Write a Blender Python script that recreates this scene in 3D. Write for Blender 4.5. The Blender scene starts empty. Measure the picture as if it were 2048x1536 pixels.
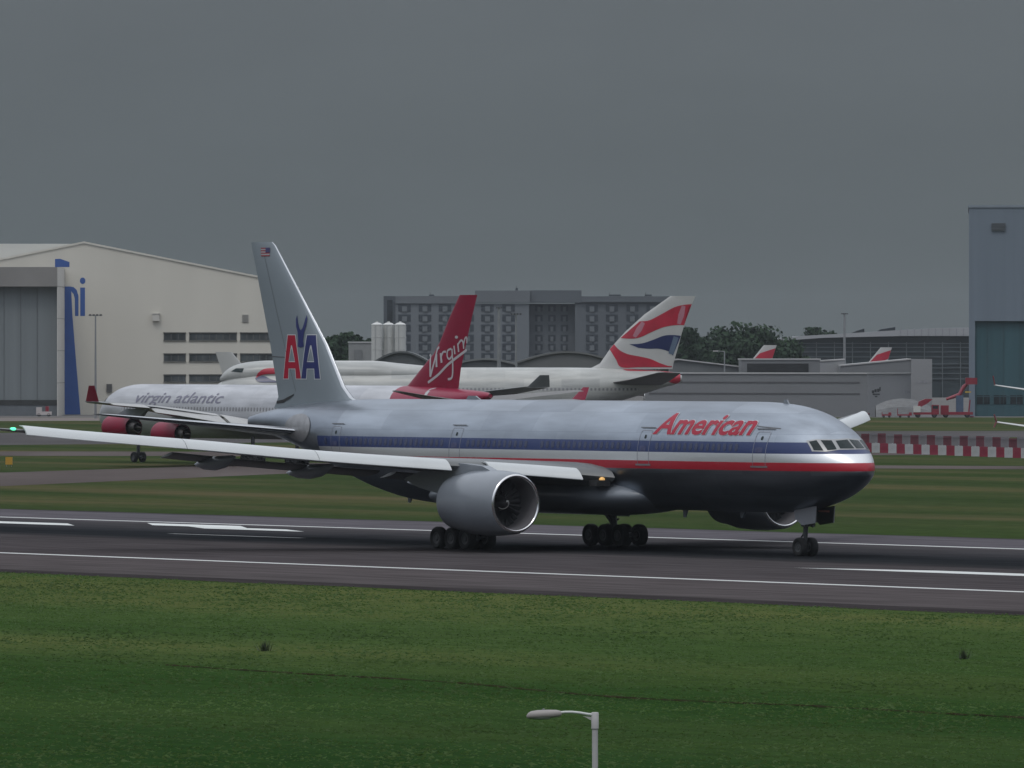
import bpy, bmesh, math, random
import numpy as np
from mathutils import Vector, Matrix
from mathutils.geometry import tessellate_polygon
random.seed(7)
SC = bpy.context.scene
COL = SC.collection
R = math.radians

# ------------------------------------------------------------------ camera, sky, sun, exposure
CAM_H, FPX, HORIZON = 11.34, 16125.0, 710.0       # metres above the runway, focal length and horizon line in photo pixels
cam_data = bpy.data.cameras.new('camera')
cam = bpy.data.objects.new('camera', cam_data); COL.objects.link(cam)
cam.location = (0, 0, CAM_H); cam.rotation_euler = (R(90), 0, 0)
cam_data.sensor_width = 36.0; cam_data.lens = FPX / 2048 * 36.0
cam_data.shift_y = -(768 - HORIZON) / 2048
cam_data.clip_start = 1.0; cam_data.clip_end = 30000.0
SC.camera = cam
SC.view_settings.view_transform = 'Standard'; SC.view_settings.look = 'None'
SC.view_settings.gamma = 1.0; SC.view_settings.exposure = 0.0

HAZE = 0.000032                     # density of the hazy air, per metre
SUN_EL, SUN_AZ = 58.0, 200.0     # degrees; azimuth clockwise from +Y: behind the camera
world = bpy.data.worlds.new('World'); SC.world = world; world.use_nodes = True
nt = world.node_tree; nt.nodes.clear()
N = lambda t: nt.nodes.new(t)
L = nt.links.new
out = N('ShaderNodeOutputWorld'); bg_sky = N('ShaderNodeBackground'); bg_cloud = N('ShaderNodeBackground'); addn = N('ShaderNodeAddShader')
sky = N('ShaderNodeTexSky'); sky.sky_type = 'NISHITA'; sky.sun_disc = False
sky.sun_elevation = R(SUN_EL); sky.sun_rotation = R(SUN_AZ)
hsv = N('ShaderNodeHueSaturation'); hsv.inputs['Saturation'].default_value = 0.25
L(sky.outputs[0], hsv.inputs['Color'])
# the overcast hides most of the blue sky: it adds a little light high up only
tc = N('ShaderNodeTexCoord'); sep = N('ShaderNodeSeparateXYZ'); L(tc.outputs['Generated'], sep.inputs[0])
up = N('ShaderNodeMapRange'); up.inputs['From Min'].default_value = 0.15; up.inputs['From Max'].default_value = 0.8
L(sep.outputs['Z'], up.inputs['Value'])
mulc = N('ShaderNodeMix'); mulc.data_type = 'RGBA'; mulc.blend_type = 'MIX'
mulc.inputs['A'].default_value = (0, 0, 0, 1)
L(up.outputs[0], mulc.inputs['Factor']); L(hsv.outputs[0], mulc.inputs['B'])
L(mulc.outputs['Result'], bg_sky.inputs['Color']); bg_sky.inputs['Strength'].default_value = 0.05
noise = N('ShaderNodeTexNoise'); noise.inputs['Scale'].default_value = 2.2; noise.inputs['Detail'].default_value = 3
mp = N('ShaderNodeMapping'); mp.inputs['Scale'].default_value = (1, 1, 5)
L(tc.outputs['Generated'], mp.inputs['Vector']); L(mp.outputs[0], noise.inputs['Vector'])
ns = N('ShaderNodeMath'); ns.operation = 'MULTIPLY_ADD'; ns.inputs[1].default_value = 0.10; ns.inputs[2].default_value = -0.05
L(noise.outputs['Fac'], ns.inputs[0])
nsz = N('ShaderNodeMath'); nsz.operation = 'MULTIPLY'; L(ns.outputs[0], nsz.inputs[0])
zc = N('ShaderNodeMapRange'); zc.inputs['From Min'].default_value = 0.03; zc.inputs['From Max'].default_value = 0.25
L(sep.outputs['Z'], zc.inputs['Value']); L(zc.outputs[0], nsz.inputs[1])
za = N('ShaderNodeMath'); za.operation = 'ADD'; L(sep.outputs['Z'], za.inputs[0]); L(nsz.outputs[0], za.inputs[1])
ramp = N('ShaderNodeValToRGB'); cr = ramp.color_ramp
stops = [(0.0, (.104, .121, .129)), (0.015, (.108, .127, .137)), (0.045, (.123, .141, .154)), (0.12, (.22, .242, .272)),
         (0.25, (.43, .47, .54)), (0.5, (.68, .73, .81)), (1.0, (1.02, 1.06, 1.12))]
cr.elements[0].position = 0; cr.elements[0].color = (*stops[0][1], 1)
cr.elements[1].position = 1; cr.elements[1].color = (*stops[-1][1], 1)
for p, c in stops[1:-1]:
    e = cr.elements.new(p); e.color = (*c, 1)
L(za.outputs[0], ramp.inputs[0])
mp2 = N('ShaderNodeMapping'); mp2.inputs['Scale'].default_value = (1, 1, 3.0); cn = N('ShaderNodeTexNoise'); cn.inputs['Scale'].default_value = 22; cn.inputs['Detail'].default_value = 5; cn.inputs['Roughness'].default_value = .55
L(tc.outputs['Generated'], mp2.inputs['Vector']); L(mp2.outputs[0], cn.inputs['Vector'])
cm = N('ShaderNodeMapRange'); cm.inputs['From Min'].default_value = .25; cm.inputs['From Max'].default_value = .75; cm.inputs['To Min'].default_value = .96; cm.inputs['To Max'].default_value = 1.04; L(cn.outputs['Fac'], cm.inputs['Value'])
cx_ = N('ShaderNodeMix'); cx_.data_type = 'RGBA'; cx_.blend_type = 'MULTIPLY'; cx_.inputs['Factor'].default_value = 1.0; L(ramp.outputs[0], cx_.inputs['A']); L(cm.outputs[0], cx_.inputs['B'])
L(cx_.outputs['Result'], bg_cloud.inputs['Color']); bg_cloud.inputs['Strength'].default_value = 1.0
L(bg_sky.outputs[0], addn.inputs[0]); L(bg_cloud.outputs[0], addn.inputs[1]); L(addn.outputs[0], out.inputs['Surface'])

sun_data = bpy.data.lights.new('sun', 'SUN'); sun_data.energy = 0.5; sun_data.angle = R(14); sun_data.color = (1.0, .96, .9)
sun = bpy.data.objects.new('sun', sun_data); COL.objects.link(sun)
az, el = R(SUN_AZ), R(SUN_EL)
sdir = Vector((math.sin(az) * math.cos(el), math.cos(az) * math.cos(el), math.sin(el)))
sun.rotation_euler = (-sdir).to_track_quat('-Z', 'Y').to_euler(); sun.location = sdir * 200

# ------------------------------------------------------------------ helpers: points, tags, materials
def dist(py): return CAM_H * FPX / (py - HORIZON)                   # distance of the ground seen at a photo row
def at(px, py, D): return Vector(((px - 1024) / FPX * D, D, CAM_H + (HORIZON - py) / FPX * D))
def gpt(px, py):
    D = dist(py); return ((px - 1024) / FPX * D, D)

def tag(o, label=None, cat=None, group=None, kind=None):
    if label: o['label'] = label
    if cat: o['category'] = cat
    if group: o['group'] = group
    if kind: o['kind'] = kind
    return o
def empty(name, loc=(0, 0, 0), rz=0.0):
    o = bpy.data.objects.new(name, None); COL.objects.link(o)
    o.location = loc; o.rotation_euler = (0, 0, rz); o.empty_display_size = 1
    return o
def kids(o): return list(o.children)
def copy_tree(o, parent=None):
    c = o.copy(); COL.objects.link(c)
    if parent is not None: c.parent = parent
    for ch in kids(o): copy_tree(ch, c)
    return c

ALB = 0.80      # overcast exposure: surface tones
MATS = {}
def mat(name, color, rough=0.6, metal=0.0, var=0.12, scale=0.6, bump=0.0, stretch=(1, 1, 1), coat=0.0, spec=0.5, detail=4, emit=None):
    if name in MATS: return MATS[name]
    m = bpy.data.materials.new(name); m.use_nodes = True
    t = m.node_tree; b = t.nodes['Principled BSDF']
    b.inputs['Roughness'].default_value = rough; b.inputs['Metallic'].default_value = metal
    b.inputs['Specular IOR Level'].default_value = spec
    if coat: b.inputs['Coat Weight'].default_value = coat; b.inputs['Coat Roughness'].default_value = 0.08
    if emit:
        b.inputs['Emission Color'].default_value = (*emit[0], 1); b.inputs['Emission Strength'].default_value = emit[1]
    tcn = t.nodes.new('ShaderNodeTexCoord'); mpn = t.nodes.new('ShaderNodeMapping'); mpn.inputs['Scale'].default_value = stretch
    nz = t.nodes.new('ShaderNodeTexNoise'); nz.inputs['Scale'].default_value = scale; nz.inputs['Detail'].default_value = detail
    t.links.new(tcn.outputs['Object'], mpn.inputs['Vector']); t.links.new(mpn.outputs[0], nz.inputs['Vector'])
    mr = t.nodes.new('ShaderNodeMapRange'); mr.inputs['From Min'].default_value = 0.3; mr.inputs['From Max'].default_value = 0.7
    t.links.new(nz.outputs['Fac'], mr.inputs['Value'])
    mx = t.nodes.new('ShaderNodeMix'); mx.data_type = 'RGBA'
    lo = [max(0, ALB * c * (1 - var)) for c in color]; hi = [min(1, ALB * c * (1 + var)) for c in color]
    mx.inputs['A'].default_value = (*lo, 1); mx.inputs['B'].default_value = (*hi, 1)
    t.links.new(mr.outputs[0], mx.inputs['Factor']); t.links.new(mx.outputs['Result'], b.inputs['Base Color'])
    if bump:
        bp = t.nodes.new('ShaderNodeBump'); bp.inputs['Strength'].default_value = bump; bp.inputs['Distance'].default_value = 0.05
        t.links.new(nz.outputs['Fac'], bp.inputs['Height']); t.links.new(bp.outputs[0], b.inputs['Normal'])
    MATS[name] = m
    return m

class MB:
    """collects shapes; build() links them as one mesh object"""
    def __init__(self): self.v = []; self.f = []; self.m = []
    def add(self, vs, fs, mi=0):
        o = len(self.v); self.v += [tuple(p) for p in vs]
        for k, f in enumerate(fs):
            self.f.append(tuple(i + o for i in f)); self.m.append(mi[k] if isinstance(mi, list) else mi)
        return self
    def box(self, c, s, mi=0, rz=0.0):
        x, y, z = s[0] / 2, s[1] / 2, s[2] / 2; ca, sa = math.cos(rz), math.sin(rz)
        vs = []
        for dz in (-z, z):
            for dx, dy in ((-x, -y), (x, -y), (x, y), (-x, y)):
                vs.append((c[0] + dx * ca - dy * sa, c[1] + dx * sa + dy * ca, c[2] + dz))
        return self.add(vs, [(3, 2, 1, 0), (4, 5, 6, 7), (0, 1, 5, 4), (1, 2, 6, 5), (2, 3, 7, 6), (3, 0, 4, 7)], mi)
    def span(self, a, b, mi=0):   # box between two corners
        return self.box([(a[i] + b[i]) / 2 for i in range(3)], [abs(b[i] - a[i]) for i in range(3)], mi)
    def prism(self, poly, z0, z1, mi=0, z1s=None, wall=None):
        n = len(poly); zt = z1s or [z1] * n
        vs = [(p[0], p[1], z0) for p in poly] + [(p[0], p[1], zt[i]) for i, p in enumerate(poly)]
        fs = [tuple(reversed(range(n))), tuple(range(n, 2 * n))] + [(i, (i + 1) % n, n + (i + 1) % n, n + i) for i in range(n)]
        ms = [mi, mi] + (list(wall) if wall else [mi] * n)
        return self.add(vs, fs, ms)
    def xprism(self, poly, y0, y1, mi=0):   # polygon in the XZ plane, extruded along y
        n = len(poly)
        vs = [(p[0], y0, p[1]) for p in poly] + [(p[0], y1, p[1]) for p in poly]
        a = sum(poly[i][0] * poly[(i + 1) % n][1] - poly[(i + 1) % n][0] * poly[i][1] for i in range(n))
        fs = [tuple(range(n)), tuple(reversed(range(n, 2 * n)))] + [((i + 1) % n, i, n + i, n + (i + 1) % n) for i in range(n)]
        if a < 0: fs = [tuple(reversed(f)) for f in fs]
        return self.add(vs, fs, mi)
    def loft(self, rings, closed=True, cap=(True, True), mi=0):
        n = len(rings[0]); vs = [p for r in rings for p in r]; fs = []
        for k in range(len(rings) - 1):
            for i in range(n if closed else n - 1):
                j = (i + 1) % n
                fs.append((k * n + i, k * n + j, (k + 1) * n + j, (k + 1) * n + i))
        if closed and cap[0]: fs.append(tuple(reversed(range(n))))
        if closed and cap[1]: fs.append(tuple(range((len(rings) - 1) * n, len(rings) * n)))
        return self.add(vs, fs, mi)
    def tube(self, pts, rad, n=10, mi=0, cap=(True, True)):
        pts = [Vector(p) for p in pts]
        if not isinstance(rad, (list, tuple)): rad = [rad] * len(pts)
        rings = []
        for k, p in enumerate(pts):
            d = (pts[min(k + 1, len(pts) - 1)] - pts[max(k - 1, 0)]).normalized()
            ref = Vector((0, 0, 1)) if abs(d.z) < 0.9 else Vector((1, 0, 0))
            a = d.cross(ref).normalized(); b = d.cross(a)
            rings.append([p + (a * math.cos(2 * math.pi * i / n) + b * math.sin(2 * math.pi * i / n)) * rad[k] for i in range(n)])
        return self.loft(rings, True, cap, mi)
    def lathe(self, prof, c=(0, 0, 0), axis='x', n=32, mi=0, close=False):
        rings = []
        for (t, r) in prof:
            ring = []
            for i in range(n):
                a = 2 * math.pi * i / n; u, w = r * math.cos(a), r * math.sin(a)
                ring.append({'x': (c[0] + t, c[1] + u, c[2] + w), 'y': (c[0] + u, c[1] + t, c[2] + w), 'z': (c[0] + u, c[1] + w, c[2] + t)}[axis])
            rings.append(ring)
        if close: rings.append(rings[0])
        return self.loft(rings, True, (False, False), mi)
    def build(self, name, mats, parent=None, smooth=True, ang=35, loc=None):
        me = bpy.data.meshes.new(name); me.from_pydata(self.v, [], self.f)
        if not isinstance(mats, (list, tuple)): mats = [mats]
        for m in mats: me.materials.append(m)
        me.polygons.foreach_set('material_index', self.m)
        bm = bmesh.new(); bm.from_mesh(me); bmesh.ops.recalc_face_normals(bm, faces=bm.faces); bm.to_mesh(me); bm.free()
        if smooth:
            me.polygons.foreach_set('use_smooth', [True] * len(me.polygons)); me.set_sharp_from_angle(angle=R(ang))
        me.update()
        o = bpy.data.objects.new(name, me); COL.objects.link(o)
        if parent is not None: o.parent = parent
        if loc is not None: o.location = loc
        return o

def pchip(xs, ys):
    xs = np.array(xs, float); ys = np.array(ys, float); h = np.diff(xs); d = np.diff(ys) / h; m = np.zeros(len(xs))
    for i in range(1, len(xs) - 1):
        if d[i - 1] * d[i] > 0:
            w1 = 2 * h[i] + h[i - 1]; w2 = h[i] + 2 * h[i - 1]; m[i] = (w1 + w2) / (w1 / d[i - 1] + w2 / d[i])
    m[0] = d[0]; m[-1] = d[-1]
    def f(x):
        x = min(max(x, xs[0]), xs[-1]); i = min(int(np.searchsorted(xs, x, 'right')) - 1, len(xs) - 2); i = max(i, 0)
        t = (x - xs[i]) / h[i]
        return float((2*t**3-3*t*t+1)*ys[i] + (t**3-2*t*t+t)*h[i]*m[i] + (-2*t**3+3*t*t)*ys[i+1] + (t**3-t*t)*h[i]*m[i+1])
    return f

# a polygon (2D, u right / v up) cut into small triangles and laid on a surface through fn(u, v) -> 3D point
def decal(name, polys, fn, mats, parent, step=0.5, smooth=True):
    me = bpy.data.meshes.new(name); bm = bmesh.new()
    for mi, poly in polys:
        loops = poly if isinstance(poly[0][0], (tuple, list)) else [poly]
        flat = [p for lp in loops for p in lp]
        tris = tessellate_polygon([[Vector((p[0], p[1], 0)) for p in lp] for lp in loops])
        vs = [bm.verts.new((p[0], p[1], 0)) for p in flat]
        for t in tris:
            try: f = bm.faces.new([vs[i] for i in t]); f.material_index = mi
            except ValueError: pass
    map_on(bm, fn, step); bm.to_mesh(me); bm.free()
    return finish(me, name, mats, parent)
def map_on(bm, fn, step):
    us = [v.co.x for v in bm.verts]; ws = [v.co.y for v in bm.verts]
    for lo, hi, ax in ((min(us), max(us), 0), (min(ws), max(ws), 1)):
        k = int((hi - lo) / step) + 1
        for i in range(1, k):
            co = [0, 0, 0]; no = [0, 0, 0]; co[ax] = lo + (hi - lo) * i / k; no[ax] = 1
            g = list(bm.verts) + list(bm.edges) + list(bm.faces)
            bmesh.ops.bisect_plane(bm, geom=g, plane_co=co, plane_no=no, dist=1e-5)
    for v in bm.verts: v.co = fn(v.co.x, v.co.y)
def finish(me, name, mats, parent):
    if not isinstance(mats, (list, tuple)): mats = [mats]
    for m in mats: me.materials.append(m)
    me.polygons.foreach_set('use_smooth', [True] * len(me.polygons)); me.update()
    o = bpy.data.objects.new(name, me); COL.objects.link(o)
    if parent is not None: o.parent = parent
    return o
def text_mesh(txt, size, shear=0.0, bold=0.0, xs=1.0):
    cu = bpy.data.curves.new('letters', 'FONT'); cu.body = txt; cu.size = size; cu.shear = shear; cu.offset = bold; cu.fill_mode = 'FRONT'; cu.resolution_u = 4
    o = bpy.data.objects.new('letters', cu); COL.objects.link(o)
    dg = bpy.context.evaluated_depsgraph_get(); dg.update()
    me = bpy.data.meshes.new_from_object(o.evaluated_get(dg)); bpy.data.objects.remove(o); bpy.data.curves.remove(cu)
    me.materials.clear()
    return me
def lettering(name, txt, size, fn, m, parent, shear=0.0, bold=0.0, width=None, step=0.12, u0=0.0, v0=0.0):
    me = text_mesh(txt, size, shear, bold)
    bm = bmesh.new(); bm.from_mesh(me)
    lo = min(v.co.x for v in bm.verts); hi = max(v.co.x for v in bm.verts); k = (width / (hi - lo)) if width else 1.0
    for v in bm.verts: v.co = ((v.co.x - lo) * k + u0, v.co.y + v0, 0)
    map_on(bm, fn, step); bm.to_mesh(me); bm.free()
    return finish(me, name, m, parent)
def ribbon(pts, w):   # a stroke of width w along 2D points, as a closed outline
    pts = [Vector(p) for p in pts]; a = []; b = []
    for i, p in enumerate(pts):
        d = (pts[min(i + 1, len(pts) - 1)] - pts[max(i - 1, 0)]).normalized(); n = Vector((-d.y, d.x))
        ww = (w[i] if isinstance(w, (list, tuple)) else w) / 2
        a.append(tuple(p + n * ww)); b.append(tuple(p - n * ww))
    return a + b[::-1]
def smooth_line(pts, k=6):
    P = [Vector(p) for p in pts]; out = []
    for i in range(len(P) - 1):
        p0, p1, p2, p3 = P[max(i - 1, 0)], P[i], P[i + 1], P[min(i + 2, len(P) - 1)]
        for s in range(k):
            t = s / k
            out.append(tuple(0.5 * ((2 * p1) + (p2 - p0) * t + (2*p0 - 5*p1 + 4*p2 - p3) * t*t + (3*p1 - p0 - 3*p2 + p3) * t**3)))
    out.append(tuple(P[-1])); return out

# ------------------------------------------------------------------ the ground, runway and taxiways
NOSE = Vector((19.906, 449.058, 0.0)); AFT = Vector((-.5754, .8179, 0)).normalized(); STB = Vector((-AFT.y, AFT.x, 0))
RUN_ANG = math.atan2(AFT.y, AFT.x)
def ground_mat():
    m = bpy.data.materials.new('grass_field'); m.use_nodes = True; t = m.node_tree; b = t.nodes['Principled BSDF']
    b.inputs['Roughness'].default_value = 0.95; b.inputs['Specular IOR Level'].default_value = 0
    tcn = t.nodes.new('ShaderNodeTexCoord')
    def nz(scale, stretch, rot=RUN_ANG, detail=4):
        mpn = t.nodes.new('ShaderNodeMapping'); mpn.vector_type = 'TEXTURE'; mpn.inputs['Rotation'].default_value = (0, 0, rot); mpn.inputs['Scale'].default_value = stretch
        n = t.nodes.new('ShaderNodeTexNoise'); n.inputs['Scale'].default_value = scale; n.inputs['Detail'].default_value = detail
        t.links.new(tcn.outputs['Object'], mpn.inputs['Vector']); t.links.new(mpn.outputs[0], n.inputs['Vector']); return n.outputs['Fac']
    def ramp(fac, stops):
        r = t.nodes.new('ShaderNodeValToRGB'); c = r.color_ramp
        c.elements[0].position, c.elements[0].color = stops[0][0], (*stops[0][1], 1)
        c.elements[1].position, c.elements[1].color = stops[-1][0], (*stops[-1][1], 1)
        for p, col in stops[1:-1]: e = c.elements.new(p); e.color = (*col, 1)
        t.links.new(fac, r.inputs[0]); return r.outputs[0]
    def mix(a, bb, fac, typ='MIX'):
        x = t.nodes.new('ShaderNodeMix'); x.data_type = 'RGBA'; x.blend_type = typ
        if isinstance(fac, float): x.inputs['Factor'].default_value = fac
        else: t.links.new(fac, x.inputs['Factor'])
        t.links.new(a, x.inputs['A']); t.links.new(bb, x.inputs['B']); return x.outputs['Result']
    base = ramp(nz(0.05, (6, 1, 1)), [(.3, (.030, .064, .014)), (.5, (.046, .080, .020)), (.72, (.080, .100, .028))])
    fine = ramp(nz(1.2, (3, 1, 1), detail=6), [(.3, (.72, .72, .72)), (.55, (1, 1, 1)), (.75, (1.2, 1.16, 1.1))])
    col = mix(base, fine, 1.0, 'MULTIPLY')
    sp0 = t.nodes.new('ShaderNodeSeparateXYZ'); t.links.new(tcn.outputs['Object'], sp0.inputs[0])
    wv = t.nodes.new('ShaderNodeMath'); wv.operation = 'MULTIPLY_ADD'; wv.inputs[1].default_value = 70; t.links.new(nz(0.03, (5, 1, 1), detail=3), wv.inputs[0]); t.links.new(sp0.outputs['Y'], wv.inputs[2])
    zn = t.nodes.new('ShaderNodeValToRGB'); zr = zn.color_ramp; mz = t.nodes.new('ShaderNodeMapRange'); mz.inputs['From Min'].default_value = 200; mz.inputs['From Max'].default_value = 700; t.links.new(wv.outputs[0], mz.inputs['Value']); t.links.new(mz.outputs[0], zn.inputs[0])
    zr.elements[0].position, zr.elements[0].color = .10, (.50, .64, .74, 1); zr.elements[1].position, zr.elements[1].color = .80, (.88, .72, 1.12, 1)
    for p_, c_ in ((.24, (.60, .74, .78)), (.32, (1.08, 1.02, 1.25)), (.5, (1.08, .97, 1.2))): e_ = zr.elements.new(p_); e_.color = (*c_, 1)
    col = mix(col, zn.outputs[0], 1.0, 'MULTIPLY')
    # bare and dried-out patches, mostly across the runway
    sepn = t.nodes.new('ShaderNodeSeparateXYZ'); t.links.new(tcn.outputs['Object'], sepn.inputs[0])
    far = t.nodes.new('ShaderNodeMapRange'); far.inputs['From Min'].default_value = 430; far.inputs['From Max'].default_value = 560; t.links.new(sepn.outputs['Y'], far.inputs['Value'])
    dry = t.nodes.new('ShaderNodeMapRange'); dry.inputs['From Min'].default_value = .50; dry.inputs['From Max'].default_value = .66
    t.links.new(nz(0.045, (9, 1, 1), detail=5), dry.inputs['Value'])
    mu = t.nodes.new('ShaderNodeMath'); mu.operation = 'MULTIPLY'; t.links.new(far.outputs[0], mu.inputs[0]); t.links.new(dry.outputs[0], mu.inputs[1])
    mu2 = t.nodes.new('ShaderNodeMath'); mu2.operation = 'MULTIPLY'; mu2.inputs[1].default_value = .55; t.links.new(mu.outputs[0], mu2.inputs[0])
    dc = t.nodes.new('ShaderNodeRGB'); dc.outputs[0].default_value = (.135, .098, .060, 1)
    col = mix(col, dc.outputs[0], mu2.outputs[0])
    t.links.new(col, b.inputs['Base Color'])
    bp = t.nodes.new('ShaderNodeBump'); bp.inputs['Strength'].default_value = .6; bp.inputs['Distance'].default_value = .12
    t.links.new(nz(2.5, (1, 1, 1), detail=6), bp.inputs['Height']); t.links.new(bp.outputs[0], b.inputs['Normal'])
    return m
g = MB(); xs = [-2500, -600, -200, -60, 60, 200, 600, 2500]; ys = [-400, 100, 300, 600, 1200, 2000, 3000, 4600]
g.add([(x, y, 0) for y in ys for x in xs], [(j * 8 + i, j * 8 + i + 1, j * 8 + i + 9, j * 8 + i + 8) for j in range(7) for i in range(7)])
tag(g.build('ground', ground_mat(), smooth=False), kind='structure')

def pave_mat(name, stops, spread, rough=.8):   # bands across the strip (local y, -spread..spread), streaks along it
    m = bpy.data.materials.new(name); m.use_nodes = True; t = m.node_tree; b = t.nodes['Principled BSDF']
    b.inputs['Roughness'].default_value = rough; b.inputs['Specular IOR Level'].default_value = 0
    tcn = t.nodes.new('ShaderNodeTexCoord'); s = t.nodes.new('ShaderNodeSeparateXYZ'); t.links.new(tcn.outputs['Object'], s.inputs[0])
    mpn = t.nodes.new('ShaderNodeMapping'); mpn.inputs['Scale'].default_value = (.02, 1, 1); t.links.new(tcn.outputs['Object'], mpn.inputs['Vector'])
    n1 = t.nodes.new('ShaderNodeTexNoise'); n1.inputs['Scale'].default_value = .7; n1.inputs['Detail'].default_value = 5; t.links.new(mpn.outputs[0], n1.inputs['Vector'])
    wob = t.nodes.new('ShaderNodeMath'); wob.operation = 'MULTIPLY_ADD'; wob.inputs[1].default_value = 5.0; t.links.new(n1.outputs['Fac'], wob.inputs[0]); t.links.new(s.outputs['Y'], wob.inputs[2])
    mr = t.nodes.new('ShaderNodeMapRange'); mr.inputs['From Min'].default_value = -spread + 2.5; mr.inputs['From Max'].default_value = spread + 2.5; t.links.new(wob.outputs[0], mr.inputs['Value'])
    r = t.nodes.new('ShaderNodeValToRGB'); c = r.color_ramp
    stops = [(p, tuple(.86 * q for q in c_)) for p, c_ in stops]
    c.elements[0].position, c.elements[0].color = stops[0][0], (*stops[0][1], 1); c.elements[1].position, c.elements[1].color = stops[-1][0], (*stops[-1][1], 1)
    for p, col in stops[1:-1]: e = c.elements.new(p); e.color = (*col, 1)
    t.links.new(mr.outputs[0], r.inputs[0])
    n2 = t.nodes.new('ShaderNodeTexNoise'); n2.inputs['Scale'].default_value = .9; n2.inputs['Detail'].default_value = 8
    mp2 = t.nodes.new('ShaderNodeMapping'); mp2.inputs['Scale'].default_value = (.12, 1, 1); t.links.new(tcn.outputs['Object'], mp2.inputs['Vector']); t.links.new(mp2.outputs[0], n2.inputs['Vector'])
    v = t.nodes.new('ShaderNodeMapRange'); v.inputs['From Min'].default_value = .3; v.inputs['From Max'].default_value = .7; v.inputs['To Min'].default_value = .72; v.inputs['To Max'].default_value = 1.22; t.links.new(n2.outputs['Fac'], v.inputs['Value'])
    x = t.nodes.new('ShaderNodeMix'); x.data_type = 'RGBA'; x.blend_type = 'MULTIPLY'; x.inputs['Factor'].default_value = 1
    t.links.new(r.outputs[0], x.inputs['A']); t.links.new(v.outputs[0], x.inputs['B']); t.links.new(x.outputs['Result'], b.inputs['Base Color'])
    return m
def sv(px, py):          # along / across the runway (metres from the nose of the airliner) of a ground pixel
    p = Vector((*gpt(px, py), 0)) - NOSE; return p.dot(AFT), p.dot(STB)
V_NEAR_EDGE = sv(1024, 1188)[1]; V_FAR_EDGE = sv(1024, 1048)[1]
V_NEAR_LINE = sv(1024, 1145.3)[1]; V_FAR_LINE = sv(1024, 1066.6)[1]; V_MID = sv(1820, 1117.5)[1]
rw_mid = (V_NEAR_EDGE + V_FAR_EDGE) / 2; half = (V_NEAR_EDGE - V_FAR_EDGE) / 2
def rw(name, quads, z, m, **k):   # flat pieces given in runway coordinates
    b = MB()
    for q in quads: b.add([(s, v - rw_mid, z) for s, v in q], [tuple(range(len(q)))])
    o = b.build(name, m, smooth=False); o.location = NOSE + STB * rw_mid; o.rotation_euler = (0, 0, RUN_ANG); return o
def fr(v): return (v - V_FAR_EDGE) / (2 * half)
edge_c, dark_c = (.098, .092, .094), (.040, .042, .045)
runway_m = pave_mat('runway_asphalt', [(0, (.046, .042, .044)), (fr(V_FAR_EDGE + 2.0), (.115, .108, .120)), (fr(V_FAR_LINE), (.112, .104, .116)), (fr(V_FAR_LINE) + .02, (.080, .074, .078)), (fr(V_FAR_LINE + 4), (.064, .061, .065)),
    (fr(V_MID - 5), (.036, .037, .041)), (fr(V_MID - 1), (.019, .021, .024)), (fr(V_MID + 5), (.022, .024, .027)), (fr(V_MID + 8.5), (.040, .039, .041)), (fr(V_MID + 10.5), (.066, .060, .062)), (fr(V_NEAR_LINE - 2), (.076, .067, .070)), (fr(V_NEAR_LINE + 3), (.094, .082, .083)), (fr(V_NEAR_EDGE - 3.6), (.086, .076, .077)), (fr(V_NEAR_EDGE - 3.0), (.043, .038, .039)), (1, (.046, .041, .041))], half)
# the grass nibbles the pavement: slightly wavering long edges
edge = [(s, V_FAR_EDGE + random.uniform(-.5, .5)) for s in range(-420, 2000, 10)] + [(s, V_NEAR_EDGE + random.uniform(-.35, .35)) for s in range(2000, -430, -10)]
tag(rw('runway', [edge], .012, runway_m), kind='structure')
paint = mat('runway_paint', (.70, .72, .70), rough=.7, var=.12, scale=.35, stretch=(.05, 1, 1))
worn_paint = mat('worn_runway_paint', (.27, .28, .28), rough=.75, var=.3, scale=.4, stretch=(.1, 1, 1))
quads = []
for v, w in ((V_NEAR_LINE, .9), (V_FAR_LINE, .9)):
    quads.append([(-400, v - w / 2), (1990, v - w / 2), (1990, v + w / 2), (-400, v + w / 2)])
def bar(px0, y0, px1, y1, w, slant=0):
    s0, v0 = sv(px0, y0); s1, v1 = sv(px1, y1); v = (v0 + v1) / 2
    return [(s1, v - w / 2), (s0 - slant, v - w / 2), (s0, v + w / 2), (s1 + 0, v + w / 2)]
sa, va = sv(1600, 1136); sb, vb = sv(1700, 1141)
quads.append([(sa, va + .4), (sa - 9, va - 2.2), (-300, va - 2.2), (-300, va + .6)])     # broad touchdown bar
for (xa, ya, xb, yb, w) in ((-200, 1043.5, 300, 1049.5, 3.2), (230, 1047.5, 560, 1056, 3.4), (320, 1054, 665, 1063, 2.6), (-200, 1068, 34, 1074.5, 1.0)):
    s0, v0 = sv(xa, ya); s1, v1 = sv(xb, yb); v = (v0 + v1) / 2
    quads.append([(s0, v - w / 2), (s1 + 6, v - w / 2), (s1, v + w / 2), (s0 - 6, v + w / 2)])
tag(rw('runway_markings', quads, .022, paint), kind='structure')
cl = []
for s0 in (-330, -280, -230, -180, -130, -70): cl.append([(s0, V_MID - .4), (s0 + 45, V_MID - .4), (s0 + 45, V_MID + .4), (s0, V_MID + .4)])
s_a, _ = sv(336, 1068); s_b, _ = sv(655, 1076)
cl.append([(s_b, V_MID - .25), (s_a, V_MID - .25), (s_a, V_MID + .35), (s_b, V_MID + .35)])
cl += [[(s, V_MID - .4), (s + 30, V_MID - .4), (s + 30, V_MID + .4), (s, V_MID + .4)] for s in range(260, 1800, 50)]
tag(rw('centreline_markings', cl, .026, worn_paint), kind='structure')

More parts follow.
